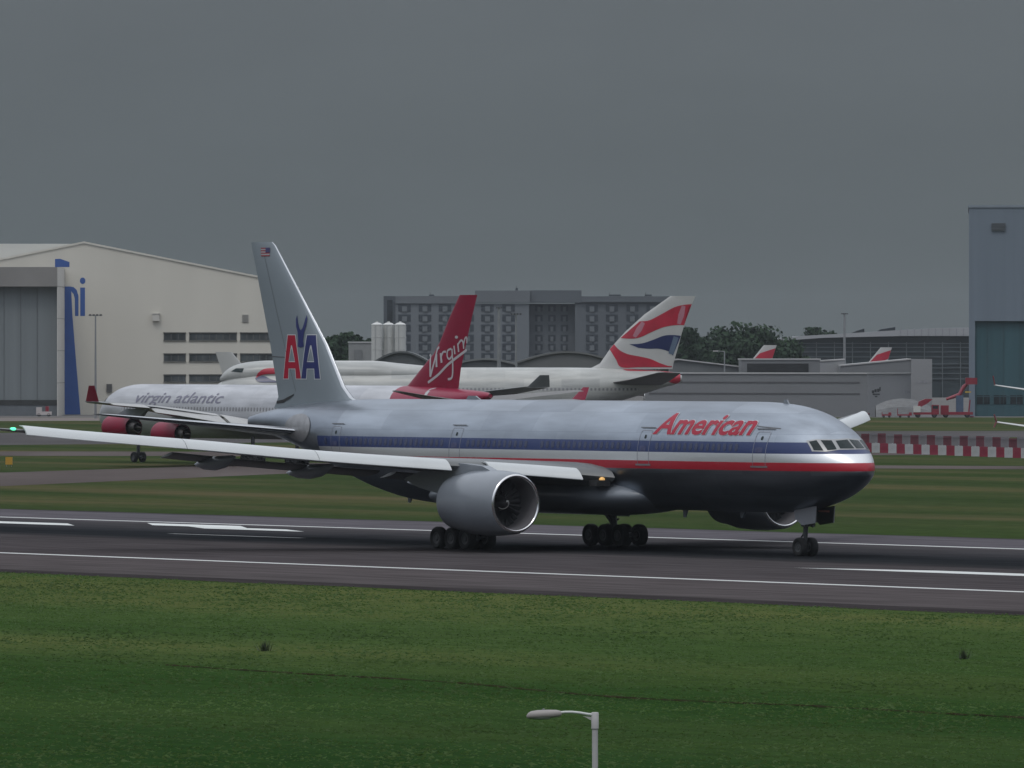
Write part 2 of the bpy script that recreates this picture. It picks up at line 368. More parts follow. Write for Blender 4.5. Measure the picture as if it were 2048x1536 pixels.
def strip(name, top, bot, z, m):
    pts = [gpt(*p) for p in top] + [gpt(*p) for p in reversed(bot)]
    b = MB(); n = len(top)
    b.add([(x, y, z) for x, y in pts], [(i, i + 1, 2 * n - 2 - i, 2 * n - 1 - i) for i in range(n - 1)])
    return tag(b.build(name, m, smooth=False), kind='structure')
tw = mat('taxiway_concrete', (.122, .104, .100), spec=0, rough=.85, var=.18, scale=.06, stretch=(1, .3, 1), detail=6)
tw2 = mat('taxiway_asphalt', (.105, .100, .102), spec=0, rough=.85, var=.18, scale=.05, stretch=(1, .3, 1), detail=6)
apron_m = mat('apron_concrete', (.17, .165, .16), spec=0, rough=.85, var=.15, scale=.03, detail=6)
strip('taxiway_exit', [(-300, 950), (16, 945), (330, 935), (560, 926), (900, 926), (1748, 931), (2400, 934)], [(-300, 976), (16, 972), (330, 958), (560, 948), (900, 939), (1748, 937), (2400, 941)], .012, tw)
strip('taxiway_parallel', [(-300, 866), (16, 866), (560, 865), (1000, 864), (2400, 861)], [(-300, 892), (16, 890), (560, 885), (1000, 879), (2400, 873)], .012, tw2)
strip('taxiway_link', [(-300, 903), (200, 903), (560, 904), (1000, 905), (2400, 907)], [(-300, 911), (200, 912), (560, 912), (1000, 911), (2400, 910)], .012, tw)
strip('apron', [(-3000, 758), (1024, 758), (5000, 758)], [(-3000, 835), (1024, 835), (5000, 835)], .012, apron_m)
strip('apron_verge', [(-300, 835.2), (400, 835.2), (700, 835.2)], [(-300, 843), (400, 841), (700, 838)], .012, mat('bare_soil', (.13, .10, .085), var=.25, scale=.05))
# a shallow drainage furrow across the near grass
soil = mat('furrow_soil', (.030, .026, .014), spec=0, rough=1, var=.5, scale=.8)
pts = smooth_line([(330, 1330), (560, 1345), (900, 1365), (1240, 1395), (1620, 1412), (1900, 1428), (2150, 1440)], 30); b = MB()
ups = []; dns = []
for (x, y) in pts:
    gx, gy = gpt(x, y); w = .55 * random.uniform(.15, 1.5); ups.append((gx, gy + w, .012)); dns.append((gx, gy - w, .012))
b.add(ups + dns, [(len(pts) + i, len(pts) + i + 1, i + 1, i) for i in range(len(pts) - 1)])
tag(b.build('furrow', soil, smooth=False), kind='structure')

# blades and tufts of grass standing on the near field
def grass(name, n, seed, d0, d1, h0, h1, m):
    rng = np.random.default_rng(seed); D = np.sqrt(rng.uniform(d0 * d0, d1 * d1, n)); X = rng.uniform(-.0685, .0685, n) * D
    P = np.stack([X, D], 1); v = (P - np.array(NOSE)[:2]) @ np.array([STB.x, STB.y]); keep = v > V_NEAR_EDGE - .3; P = P[keep]; D = D[keep]; n = len(P)
    cl = np.sin(P[:, 0] * .9 + 3 * np.sin(P[:, 1] * .21)) * np.sin(P[:, 1] * .37 + 2 * np.sin(P[:, 0] * .3))
    h = rng.uniform(h0, h1, n) * (1 + .45 * cl); a = rng.uniform(0, math.pi, n); w = rng.uniform(.03, .09, n) * (h / h1 + .4)
    lean = rng.normal(0, 1.6, (n, 2)) * h[:, None]
    dx = np.stack([np.cos(a) * w, np.sin(a) * w], 1)
    V = np.zeros((n, 3, 3)); V[:, 0, :2] = P - dx; V[:, 1, :2] = P + dx; V[:, 2, :2] = P + lean; V[:, 2, 2] = h
    me = bpy.data.meshes.new(name); me.vertices.add(n * 3); me.loops.add(n * 3); me.polygons.add(n)
    me.vertices.foreach_set('co', V.reshape(-1).astype(np.float32)); me.loops.foreach_set('vertex_index', np.arange(n * 3, dtype=np.int32))
    me.polygons.foreach_set('loop_start', np.arange(0, n * 3, 3, dtype=np.int32)); me.materials.append(m); me.update(); me.validate()
    o = bpy.data.objects.new(name, me); COL.objects.link(o); return tag(o, kind='stuff')
blade_m = mat('grass_blades', (.085, .150, .040), rough=.9, var=.3, scale=.06, stretch=(.25, 1, 1), detail=8, spec=.2)
bt_ = blade_m.node_tree; trn = bt_.nodes.new('ShaderNodeBsdfTranslucent'); mxs = bt_.nodes.new('ShaderNodeMixShader'); mxs.inputs[0].default_value = .5
pb_ = bt_.nodes['Principled BSDF']; bt_.links.new(pb_.inputs['Base Color'].links[0].from_socket, trn.inputs['Color'])
bt_.links.new(pb_.outputs[0], mxs.inputs[1]); bt_.links.new(trn.outputs[0], mxs.inputs[2]); bt_.links.new(mxs.outputs[0], bt_.nodes['Material Output'].inputs['Surface'])
go = grass('grass', 110000, 3, 214, 470, .02, .055, blade_m)
tag(go, 'short green mown grass on the field in front of the runway', 'grass')
# two taller tufts
for k, (px, py, lab) in enumerate(((530, 1302, 'dark tuft of tall grass alone in the near field at the left'), (1926, 1318, 'dark tuft of tall grass in the near field towards the right edge'))):
    gx, gy = gpt(px, py); b = MB(); rr = random.Random(k)
    for i in range(60):
        a = rr.uniform(0, 6.28); q = abs(rr.gauss(0, .13)); h = rr.uniform(.15, .5); x, y = q * math.cos(a), q * math.sin(a); c, s_ = math.cos(a + 1.5) * .02, math.sin(a + 1.5) * .02
        b.add([(x - c, y - s_, 0), (x + c, y + s_, 0), (x * 1.8 + rr.gauss(0, .05), y * 1.8, h)], [(0, 1, 2)])
    o = b.build('grass_tuft', mat('tuft_grass', (.030, .045, .018), var=.3, scale=3), smooth=False, loc=(gx, gy, 0))
    tag(o, lab, 'grass tuft', 'tufts of tall grass in the near field')

# ------------------------------------------------------------------ buildings
def X(px, D): return (px - 1024) / FPX * D
def Z(py, D): return CAM_H + (HORIZON - py) / FPX * D
def pane_grid(b, x0, x1, z0, z1, y, n, frame=.12, depth=.15):   # glass panes between slim mullions: mi 0 glass, 1 frame
    w = (x1 - x0) / n
    for i in range(n):
        b.span((x0 + i * w + frame / 2, y, z0 + frame / 2), (x0 + (i + 1) * w - frame / 2, y + .05, z1 - frame / 2), 0)
    for i in range(n + 1): b.span((x0 + i * w - frame / 2, y - depth * .4, z0), (x0 + i * w + frame / 2, y + depth, z1), 1)
glass_dark = mat('dark_glass', (.030, .036, .042), rough=.15, var=.5, scale=.5)
glass_mid = mat('grey_glass', (.075, .085, .09), rough=.2, var=.6, scale=.35, stretch=(1, 1, .3))

# --- maintenance hangar on the left, cream cladding with huge blue letters round the corner
DH = 1524.0
cream = mat('cream_cladding', (.685, .655, .58), rough=.7, var=.04, scale=.06, stretch=(3, 1, .4))
cream2 = mat('pale_pilaster_cladding', (.66, .64, .60), rough=.7, var=.04, scale=.1)
hgrey = mat('hangar_door_grey', (.20, .225, .235), rough=.6, var=.06, scale=.2, stretch=(6, 1, .1))
lint = mat('hangar_lintel_grey', (.26, .25, .24), rough=.6, var=.06, scale=.2)
bluep = mat('blue_sign_paint', (.035, .105, .36), rough=.5, var=.06, scale=.3)
whiter = mat('white_roof_sheet', (.70, .70, .66), rough=.6, var=.05, scale=.1)
H = empty('hangar', (X(300, DH), DH, 0)); hx = H.location.x
def hp(px, py, D=DH): return (X(px, D) - hx, Z(py, D))
b = MB(); poly = [hp(-160, 831)[:1] + (0,), hp(578, 831)[:1] + (0,), hp(578, 568), hp(520, 556), hp(168, 487), hp(-160, 553)]
b.xprism(poly, 0, 70); wall = b.build('wall', cream, H, smooth=False)
# three ribbons of windows, each window a group of panes: the wall is cut by a dark reveal box standing 3 mm proud
for (y0, y1) in ((666, 681), (708, 723), (750, 764)):
    for (x0, x1, n) in ((328, 371, 3), (379, 473, 7), (481, 545, 5)):
        a = hp(x0, y1); c = hp(x1, y0); b = MB(); pane_grid(b, a[0], c[0], a[1], c[1], -.06, n, .12, .05)
        b.span((a[0] - .12, -.3, c[1]), (c[0] + .12, 0.0, c[1] + .14), 1); b.span((a[0] - .12, -.22, a[1] - .14), (c[0] + .12, 0, a[1]), 1)
        b.build('window', [glass_mid, mat('dark_window_frame', (.12, .12, .11), var=.1)], H, smooth=False)
# roof: standing edge trim over the gable, far white slope behind
b = MB(); e = [hp(-160, 552.5), hp(168, 486.5), hp(578, 567.5)]
for (p, q) in ((e[0], e[1]), (e[1], e[2])): b.xprism([(p[0], p[1]), (q[0], q[1]), (q[0], q[1] + .35), (p[0], p[1] + .35)], -.25, .6)
b.build('roof_edge', mat('roof_trim', (.68, .655, .585), var=.04), H, smooth=False)
b = MB(); b.xprism([hp(-160, 560), hp(165, 500), hp(150, 487.5), hp(-160, 487.0)], 1.2, 60); b.build('roof', whiter, H, smooth=False)
# door bay standing out in front of the gable, with lintel and recessed door
yb = -24.0; Db = DH + yb
def hb(px, py): return (X(px, Db) - hx, Z(py, Db))
b = MB(); a = hb(-160, 573); c = hb(114, 534); b.span((a[0], yb, a[1]), (c[0], -.01, c[1])); b.build('lintel', lint, H, smooth=False)
b = MB(); b.span((c[0], yb + .2, 0), (c[0] + .1, -.01, c[1] - .05))
for k in range(4): b.span((c[0] + .05, yb + .12, 6.1 + 6 * k), (c[0] + .14, -.02, 6.2 + 6 * k), 1)
b.build('pilaster', [cream2, lint], H, smooth=False)
b = MB(); a = hb(-160, 800); c2 = hb(113.5, 573); b.span((a[0], yb + 2.5, a[1]), (c2[0], yb + 3.2, c2[1] - .01))
for k in range(7): b.span((a[0] + 3 + k * 3.1, yb + 2.38, a[1]), (a[0] + 3.12 + k * 3.1, yb + 2.5, c2[1] - .02), 1)
b.build('door', [hgrey, mat('door_seam', (.15, .165, .175), var=.1)], H, smooth=False)
b = MB(); b.span((a[0], yb + 2.0, 0), (c2[0], yb + 3.0, 2.0)); b.build('door_track', mat('dull_slate', (.13, .145, .16), var=.1), H, smooth=False)
b = MB(); b.span((a[0], yb + 1.9, 2.0), (c2[0], yb + 3.1, hb(0, 800)[1])); b.build('door_seal', mat('black_seal', (.03, .033, .033), var=.2), H, smooth=False)
def flat(poly): return [hp(*p) for p in poly]
def on_wall(yoff): return lambda u, v: (u, yoff, v)
def sign_poly(name, polys, y=-.03):
    b = MB()
    for p in polys: b.xprism(flat(p), y, -.002)
    return b.build(name, bluep, H, smooth=False)
sign_poly('letter_stem', [[(128, 573), (142, 573), (145, 632), (152, 720), (161, 829), (128.5, 829)]], -.05)
arch = [(138, 573), (147, 574), (153.5, 580), (157, 592), (157, 632), (150, 632), (149.5, 597), (147, 588), (143.5, 584)]
sign_poly('letter_arch', [arch])
circ = [(165.3 + 5.6 * math.cos(k * .393), 561.5 + 6.5 * math.sin(k * .393)) for k in range(16)]
sign_poly('letter_i', [[(160.5, 575), (170, 575), (170, 632), (160.5, 632)], circ])
sign_poly('letter_top', [[(110, 518), (120, 517.5), (139, 524), (139, 534), (110, 534)]])
b = MB(); a = hp(305, 642); c = hp(319, 628); b.span((a[0], -.9, a[1]), (c[0], 0, c[1])); b.span((a[0] - .1, -1.0, c[1]), (c[0] + .1, 0, c[1] + .12)); b.build('wall_unit', mat('pale_unit', (.62, .60, .55), var=.05), H, smooth=False)
b = MB(); a = hp(484, 645); c = hp(497, 629); b.span((a[0], -.14, a[1]), (c[0], 0, c[1]), 0)
for k in range(6): b.span((a[0] + .05, -.22, a[1] + .1 + k * .24), (c[0] - .05, -.14, a[1] + .2 + k * .24), 1)
b.build('vent', [mat('vent_frame', (.50, .49, .45), var=.05), mat('vent_slat', (.30, .29, .27), var=.05)], H, smooth=False)
b = MB(); a = hp(213, 784); c = hp(224, 768); b.span((a[0], -.4, a[1]), (c[0], 0, c[1])); b.build('floodlight', mat('dark_fitting', (.10, .10, .10), var=.1), H, smooth=False)
tag(H, 'huge cream hangar with giant blue letters at its grey doors', 'hangar')

# --- tall slate and teal hangar at the right edge
DT = 1487.0
T = empty('hangar', (X(1990, DT), DT, 0)); T.rotation_euler.z = -math.atan2(X(1938, DT), DT); tx = T.location.x
def tp(px, py): return (X(px, DT) - tx, Z(py, DT))
slate = mat('slate_cladding', (.175, .215, .265), rough=.6, var=.06, scale=.15, stretch=(5, 1, .2))
teal = mat('teal_door', (.036, .098, .118), rough=.5, var=.10, scale=.2, stretch=(4, 1, .2))
x0, x1 = tp(1938, 0)[0], tp(2400, 0)[0]; ztop = tp(0, 415)[1]; zd = tp(0, 642)[1]; xd = tp(1950, 0)[0]
b = MB(); b.span((x0, 0, zd), (x1, 60, ztop)); b.span((x0, 0, 0), (xd, 60, zd - .001)); b.build('wall', slate, T, smooth=False)
b = MB(); b.span((x0 - .15, -.2, ztop), (x1, 60.2, ztop + .45)); b.build('parapet', mat('pale_slate_trim', (.24, .28, .33), var=.05), T, smooth=False)
b = MB(); b.span((xd + .02, 1.0, 0), (x1, 2.0, zd - .02))
for k in range(14): b.span((xd + 2.2 + k * 3, .9, 0.3), (xd + 2.3 + k * 3, 1.0, zd - .1), 1)
b.span((xd + .05, .85, 3.6), (x1, 1.0, 3.75), 1)
dr = b.build('door', [teal, mat('teal_seam', (.04, .085, .10), var=.1)], T, smooth=False)
for (pa, pb) in ((1953, 1980), (1987, 2013), (2020, 2046)):
    a = tp(pa, 809); c = tp(pb, 790); b = MB(); pane_grid(b, a[0], c[0], a[1], c[1], .9, 2, .1, .06); b.build('window', [glass_dark, teal], T, smooth=False)
b = MB(); a = tp(1983, 461); c = tp(2011, 446); b.span((a[0], -.25, a[1]), (c[0], 0, c[1]))
for k in range(5): b.span((a[0], -.4, a[1] + k * .28), (c[0], -.25, a[1] + .14 + k * .28), 1)
b.build('vent', [mat('vent_dark', (.09, .10, .115), var=.1), mat('vent_slat_dark', (.13, .145, .16), var=.1)], T, smooth=False)
tag(T, 'tall slate blue hangar with teal doors at the right edge', 'hangar')

# --- hotel block far behind, blue grey with rows of hooded windows
DO = 2500.0
O = empty('hotel', (X(1050, DO), DO, 0)); ox = O.location.x
def op(px, py): return (X(px, DO) - ox, Z(py, DO))
hw = mat('hotel_render', (.16, .178, .195), rough=.8, var=.06, scale=.05)
hshade = mat('hotel_shaded_render', (.115, .13, .145), rough=.8, var=.06, scale=.05)  # darker copy of the render: shade of recess and right wing in the colour
hdark = mat('hotel_shaded_end', (.07, .085, .10), rough=.7, var=.15, scale=.1)  # side end painted dark, its shading held in the colour
hfr = mat('hotel_window_hood', (.035, .045, .058), rough=.5, var=.15, scale=.1)
hbay = mat('hotel_bay_panel', (.15, .168, .182), rough=.7, var=.08, scale=.1)
b = MB()
b.span((op(791, 0)[0], 0, 0), (op(1058, 0)[0], 18, op(0, 607)[1]), 0)
b.span((op(1058.1, 0)[0], 7, 0), (op(1150, 0)[0], 20, op(0, 607)[1]), 1)
b.span((op(1150.1, 0)[0], 2, 0), (op(1346, 0)[0], 18, op(0, 604)[1]), 1)
b.span((op(767, 0)[0], 1.0, 0), (op(790.9, 0)[0], 17, op(0, 592)[1]), 2)
b.build('wall', [hw, hshade, hdark], O, smooth=False)
b = MB(); b.span((op(791, 0)[0], -.6, op(0, 606.9)[1]), (op(950, 0)[0], 18, op(0, 592)[1])); b.span((op(950.1, 0)[0], -.9, op(0, 605)[1]), (op(1060, 0)[0], 18, op(0, 581)[1]))
b.span((op(1060.1, 0)[0], 1.2, op(0, 605)[1]), (op(1163, 0)[0], 20, op(0, 580.5)[1]), 1); b.span((op(1163.1, 0)[0], .8, op(0, 604)[1]), (op(1346, 0)[0], 18, op(0, 592.5)[1]), 1)
b.build('roof', [mat('hotel_roof_band', (.14, .155, .17), var=.05, scale=.1), mat('hotel_roof_shaded', (.10, .115, .13), var=.06, scale=.1)], O, smooth=False)  # second tone is the roof band with shade put into its colour
for (x, w, h) in ((1031, 5, 5), (858, 10, 3), (1218, 24, 3), (1290, 14, 3)):
    b = MB(); a = op(x, 0); zr = op(0, 581 if 950 < x < 1160 else 592)[1]; b.span((a[0], 3, zr + .01), (a[0] + w * .155, 7, zr + h * .155)); b.tube([(a[0] + .3, 5, zr), (a[0] + .3, 5, zr + h * .155 + .8)], .08, 5); b.build('roof_plant', hfr, O, smooth=False)
def hotel_window(px, py, w, h, y, deep=True):
    a = op(px - w / 2, py + h / 2); c = op(px + w / 2, py - h / 2); s = (c[0] - a[0]); b = MB()
    b.span((a[0], y - .25, c[1] - .55), (c[0], y - .003, c[1]), 0)
    b.span((a[0], y - .15, a[1]), (a[0] + s * .30, y - .003, c[1] - .56), 0); b.span((c[0] - s * .30, y - .15, a[1]), (c[0], y - .003, c[1] - .56), 0)
    b.span((a[0] + s * .305, y - .5, a[1]), (c[0] - s * .305, y - .003, c[1] - .57), 1)
    b.build('window', [hfr, hbay], O, smooth=False)
rows = (616, 636, 656, 676, 694, 713)
for py in rows:
    for px in (809, 850, 890, 935, 975, 1017): hotel_window(px, py, 25, 14, 0)
    for px in (1078, 1104, 1129): hotel_window(px, py, 15, 13, 7)
    for px in (1184, 1224, 1265, 1305, 1334): hotel_window(px, py, 24, 14, 2)
for px in (780,):
    b = MB(); a = op(774, 720); c = op(785, 600); b.span((a[0], .8, a[1]), (c[0], .99, c[1])); b.build('stair_glazing', glass_dark, O, smooth=False)
tag(O, 'long blue grey hotel block with rows of hooded windows', 'hotel')

# --- three white silos and low plant rooms to their left
DS = 1650.0
silo_m = mat('silo_white', (.56, .57, .55), rough=.5, var=.06, scale=.3, stretch=(1, 1, .2))
for k, (px, lab) in enumerate(((754, 'white silo on the left of the three beside the hotel'), (777, 'white silo in the middle of the three beside the hotel'), (800.5, 'white silo on the right of the three beside the hotel'))):
    zt = Z(650, DS); r = 11.3 / FPX * DS; S = empty('silo', (X(px, DS), DS + 1.5 * (k % 2), 0))
    b = MB(); b.lathe([(0, r), (zt, r)], axis='z', n=28)
    for j in range(1, 7): b.lathe([(j * zt / 7 - .08, r + .004), (j * zt / 7 - .06, r + .05), (j * zt / 7 + .06, r + .05), (j * zt / 7 + .08, r + .004)], axis='z', n=28)
    b.build('shell', silo_m, S)
    b = MB(); b.lathe([(zt, r + .06), (zt + .12, r + .05), (zt + .45, r * .5), (zt + .55, .05)], axis='z', n=28); b.tube([(0, 0, zt + .4), (0, 0, zt + .75)], .25, 8); b.build('roof', mat('silo_cap', (.66, .67, .65), var=.04), S)
    b = MB(); b.tube([(-r * .3, -r - .12, .2), (-r * .3, -r - .12, zt)], .06, 6); b.build('pipe', mat('silo_pipe', (.38, .39, .39), var=.05), S)
    tag(S, lab, 'silo', 'white silos beside the hotel')
def block(name, px0, px1, py, D, depth, m, trim, label, cat, extra=None):
    E_ = empty(name, (X((px0 + px1) / 2, D), D, 0)); w = X(px1, D) - X(px0, D); z = Z(py, D)
    b = MB(); b.span((-w / 2, 0, 0), (w / 2, depth, z)); b.build('wall', m, E_, smooth=False)
    b = MB(); b.span((-w / 2 - .15, -.2, z), (w / 2 + .15, depth + .2, z + .3)); b.build('roof', trim, E_, smooth=False)
    if extra: extra(E_, w, z)
    return tag(E_, label, cat)
pl1 = mat('plant_room_grey', (.27, .28, .28), var=.06, scale=.2); pl2 = mat('plant_room_trim', (.42, .43, .43), var=.04); pl3 = mat('shed_dark_grey', (.095, .103, .11), var=.08, scale=.1)
def bx(E_, w, z):
    b = MB(); b.span((-w * .25, -.3, 0), (w * .1, -.003, z * .9)); b.build('door', mat('plant_door', (.19, .20, .205), var=.06), E_, smooth=False)
block('plant_building', 697, 742, 686, DS + 10, 8, pl1, pl2, 'low grey plant building left of the silos', 'plant building', bx)
def vault(name, px0, px1, py_eave, py_top, D, depth, label, m, m2, n=12):
    E_ = empty(name, (X((px0 + px1) / 2, D), D, 0)); w = X(px1, D) - X(px0, D); ze = Z(py_eave, D); zt = Z(py_top, D)
    prof = [(w / 2 - w * i / n, ze + (zt - ze) * math.sin(math.pi * i / n)) for i in range(n + 1)]
    b = MB(); b.xprism([(-w / 2, 0), (w / 2, 0)] + prof, .5, depth - .5); b.build('wall', m, E_, smooth=False)
    b = MB(); b.xprism([(p[0] * 1.01, p[1] + .02) for p in prof] + [(p[0] * 1.01, p[1] + .35) for p in reversed(prof)], 0, depth); b.build('roof', m2, E_, smooth=False)
    return tag(E_, label, 'shed')
vault('shed', 735, 870, 735, 706, 1400, 30, 'dark barrel roofed shed in front of the silos', pl3, mat('shed_roof', (.11, .12, .125), var=.08, scale=.1))
vault('shed', 1035, 1235, 727, 706, 1420, 30, 'grey barrel roofed shed in front of the hotel', mat('shed_wall_grey', (.15, .155, .158), var=.08, scale=.1), mat('shed_roof_pale', (.15, .155, .155), var=.08, scale=.1))
vault('shed', 895, 1045, 735, 720, 1460, 26, 'low shed with shallow curved roof between the larger sheds', pl3, mat('shed_roof_mid', (.19, .20, .20), var=.08, scale=.1))

# --- white cargo sheds on the right
wh = mat('shed_shaded_white', (.205, .212, .222), rough=.6, var=.05, scale=.1, stretch=(.3, 1, 2))  # white sheeting darkened: the shade on the long front is in the colour
wh2 = mat('shed_lit_white', (.31, .315, .325), rough=.6, var=.04, scale=.1)  # lighter copy of the sheeting, painted for the face catching more light
lip = mat('shed_edge_white', (.46, .46, .46), var=.04); groove = mat('shed_groove', (.10, .10, .105), var=.1)
CA = empty('cargo_shed', (X(1735, 1478), 1478, 0)); cx = CA.location.x
def fp(px, D): return (X(px, D) - cx, D - 1478)
A0, A1, A2 = fp(1290, 1500), fp(1735, 1478), fp(1822, 1492); zt = Z(748, 1478)
foot = [A0, A1, A2, (A2[0] - 2, A2[1] + 60), (A0[0] + 6, A2[1] + 60)]
b = MB(); b.prism(foot, 0, zt, 0, wall=[0, 1, 0, 0, 0]); b.build('wall', [wh, wh2], CA, smooth=False)
def along(p, q, t, off): d = Vector((q[0] - p[0], q[1] - p[1])); n = Vector((d.y, -d.x)).normalized(); r = Vector(p) + d * t + n * off; return (r.x, r.y)
def strip_wall(b, p, q, t0, t1, z0, z1, o0, o1, mi=0):
    a, c, d, e = along(p, q, t0, o0), along(p, q, t1, o0), along(p, q, t1, o1), along(p, q, t0, o1); b.prism([a, c, d, e], z0, z1, mi)
b = MB(); strip_wall(b, A0, A1, 0, 1.0, zt - .002, zt + .28, -.05, .25); strip_wall(b, A1, A2, 0.004, 1, zt - .002, zt + .28, -.05, .25); b.build('roof_edge', lip, CA, smooth=False)
b = MB()
for zz in (Z(765, 1478), Z(787.5, 1478)): strip_wall(b, A0, A1, .02, .965, zz - .12, zz + .12, .003, .10)
b.build('ledge', groove, CA, smooth=False)
b = MB()   # small worn emblem on the pale end
for (t, z0, w, h) in ((.10, 4.35, .05, .5), (.16, 4.5, .045, .55), (.22, 4.55, .05, .6), (.27, 4.75, .03, .7), (.17, 3.6, .05, .25), (.12, 4.0, .16, .25)): strip_wall(b, A1, A2, t, t + w, z0, z0 + h, .003, .03)
b.build('emblem', mat('grey_emblem', (.055, .055, .06), var=.1), CA, smooth=False)
b = MB(); strip_wall(b, A1, A2, .78, .98, 4.3, 4.75, .003, .03); b.build('nameplate', mat('grey_nameplate', (.28, .28, .30), var=.3, scale=2), CA, smooth=False)
tag(CA, 'long low white cargo shed with two dark horizontal ledges', 'cargo shed')
def gate_extra(E_, w, z):
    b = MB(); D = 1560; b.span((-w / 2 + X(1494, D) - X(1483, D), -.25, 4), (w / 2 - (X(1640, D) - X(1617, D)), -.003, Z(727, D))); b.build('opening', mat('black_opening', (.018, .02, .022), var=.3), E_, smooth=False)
block('loading_shed', 1483, 1640, 720, 1560, 20, wh, lip, 'white loading shed with wide black opening above the cargo shed', 'loading shed', gate_extra)
LB = empty('annex', (X(1600, 1600), 1600, 0))
b = MB(); w0, w1 = X(1630, 1600) - LB.location.x, X(1690, 1600) - LB.location.x; b.xprism([(w0, 0), (w1, 0), (w1, Z(720, 1600)), (w0, Z(724, 1600))], 0, 14); b.build('wall', wh2, LB, smooth=False)
b = MB(); b.xprism([(w0, Z(724, 1600) + .001), (w1, Z(720, 1600) + .001), (w1, Z(720, 1600) + .25), (w0, Z(724, 1600) + .25)], -.2, 14); b.build('roof', lip, LB, smooth=False)
tag(LB, 'pale annex with sloping roof right of the black opening', 'annex')
LC = empty('annex', (X(1780, 1590), 1590, 0)); lx = LC.location.x; D = 1590
b = MB(); b.xprism([(X(1680, D) - lx, 0), (X(1822, D) - lx, 0), (X(1822, D) - lx, Z(719.5, D)), (X(1680, D) - lx, Z(732.5, D))], 0, 18, 0); b.build('wall', wh, LC, smooth=False)
b = MB(); b.span((X(1822.1, D) - lx, -.2, 0), (X(1864, D) - lx, 18, Z(718, D)))
b.build('end_wall', wh2, LC, smooth=False)
b = MB(); b.xprism([(X(1680, D) - lx, Z(732.5, D) + .001), (X(1822, D) - lx, Z(719.5, D) + .001), (X(1822, D) - lx, Z(719.5, D) + .25), (X(1680, D) - lx, Z(732.5, D) + .25)], -.2, 18, 0); b.build('roof_edge', lip, LC, smooth=False)
b = MB(); b.span((X(1833, D) - lx, -.26, Z(766, D)), (X(1858, D) - lx, -.203, Z(761, D))); b.build('nameplate', MATS['grey_nameplate'], LC, smooth=False)
tag(LC, 'white shed with rising roofline and pale square end', 'annex')
# low building with pale roof line behind the white and red tailed jet
LD = empty('annex', (X(1430, 1580), 1580, 0)); lx = LD.location.x; D = 1580
b = MB(); b.xprism([(X(1340, D) - lx, 0), (X(1486, D) - lx, 0), (X(1486, D) - lx, Z(735, D)), (X(1358, D) - lx, Z(720, D)), (X(1340, D) - lx, Z(722, D))], 0, 15); b.build('wall', mat('annex_dark_wall', (.15, .16, .165), var=.1, scale=.2), LD, smooth=False)
b = MB(); b.xprism([(X(1340, D) - lx, Z(722, D)), (X(1358, D) - lx, Z(720, D)), (X(1486, D) - lx, Z(735, D)), (X(1486, D) - lx, Z(732.5, D)), (X(1358, D) - lx, Z(717.5, D)), (X(1340, D) - lx, Z(719, D))], -.6, 15.5); b.build('roof', lip, LD, smooth=False)
tag(LD, 'low dark annex with thin white sloping roof edge', 'annex')

# --- glass terminal with broad pale roof
DG = 2150.0
G = empty('terminal', (X(1780, DG), DG, 0)); gx_ = G.location.x
def gp(px, py): return (X(px, DG) - gx_, Z(py, DG))
b = MB(); b.xprism([(gp(1540, 0)[0], 0), (gp(2100, 0)[0], 0), gp(2100, 672), gp(1880, 672), gp(1650, 675), gp(1540, 682)], 0, 60); b.build('wall', mat('terminal_glass', (.042, .056, .062), rough=.25, var=.3, scale=.05, stretch=(1, 1, 2)), G, smooth=False)
b = MB()
for k, py in enumerate((686, 694, 703, 713, 727, 735, 746, 757)):
    b.span((gp(1542, 0)[0], -.5, gp(0, py)[1] - .22), (gp(2100, 0)[0], -.003, gp(0, py)[1]), 0)
for px in range(1560, 2100, 36): b.span((gp(px, 0)[0], -.6, 0), (gp(px, 0)[0] + .25, -.003, gp(0, 684)[1]), 0)
b.build('louvre', mat('terminal_louvre', (.10, .12, .13), var=.15), G, smooth=False)
b = MB(); b.xprism([gp(1538, 683), gp(1650, 675.5), gp(1800, 672), gp(2105, 672), gp(2105, 652), gp(1870, 656), gp(1800, 660), gp(1690, 667), gp(1600, 672), gp(1538, 679)], -2.5, 62, 0)
for k in range(22): b.box((gp(1800 + k * 14, 0)[0], -2.56, gp(0, 664)[1]), (.35, .1, 1.9), 1)
b.build('roof', [mat('terminal_roof', (.37, .38, .40), rough=.5, var=.06, scale=.1), mat('terminal_roof_rib', (.30, .31, .33), var=.05)], G, smooth=False)
for (px0, px1, py) in ((1748, 1792, 654), (1700, 1730, 657)):
    b = MB(); a = gp(px0, 668); c = gp(px1, py); b.xprism([(a[0], a[1]), (c[0], a[1]), (c[0], c[1]), (a[0] + 2, c[1] - .6)], 4, 12); b.build('roof_plant', glass_dark, G, smooth=False)
tag(G, 'long glass terminal with broad pale roof beyond the sheds', 'terminal')

# --- gray curved blast fence in front of the pale shed end
BF = empty('blast_fence', (X(1800, 1470), 1470, 0)); lx = BF.location.x; D = 1470
b = MB(); n = 30; ring0 = []
rings = []
for i in range(n + 1):
    t = i / n; px = 1752 + 112 * t; x = X(px, D) - lx; hh = 3.4 * min(1, math.sin(math.pi * min(1, .12 + t * .8)) ** .5)
    rings.append([(x, 0, 0), (x, .5, hh * .55), (x, 1.4, hh), (x, 1.6, hh), (x, .75, hh * .55), (x, .25, 0)])
b.loft(rings)
for i in range(0, n, 2): x = rings[i][0][0]; hh = rings[i][2][2]; b.tube([(x, 2.6, 0), (x, 1.55, hh * .98)], .08, 5, 1)
b.build('deflector', [mat('fence_grey', (.19, .195, .20), rough=.6, var=.15, scale=1, stretch=(1, 1, 3)), groove], BF, smooth=False)
tag(BF, 'curved grey blast fence in front of the pale shed end', 'blast fence')

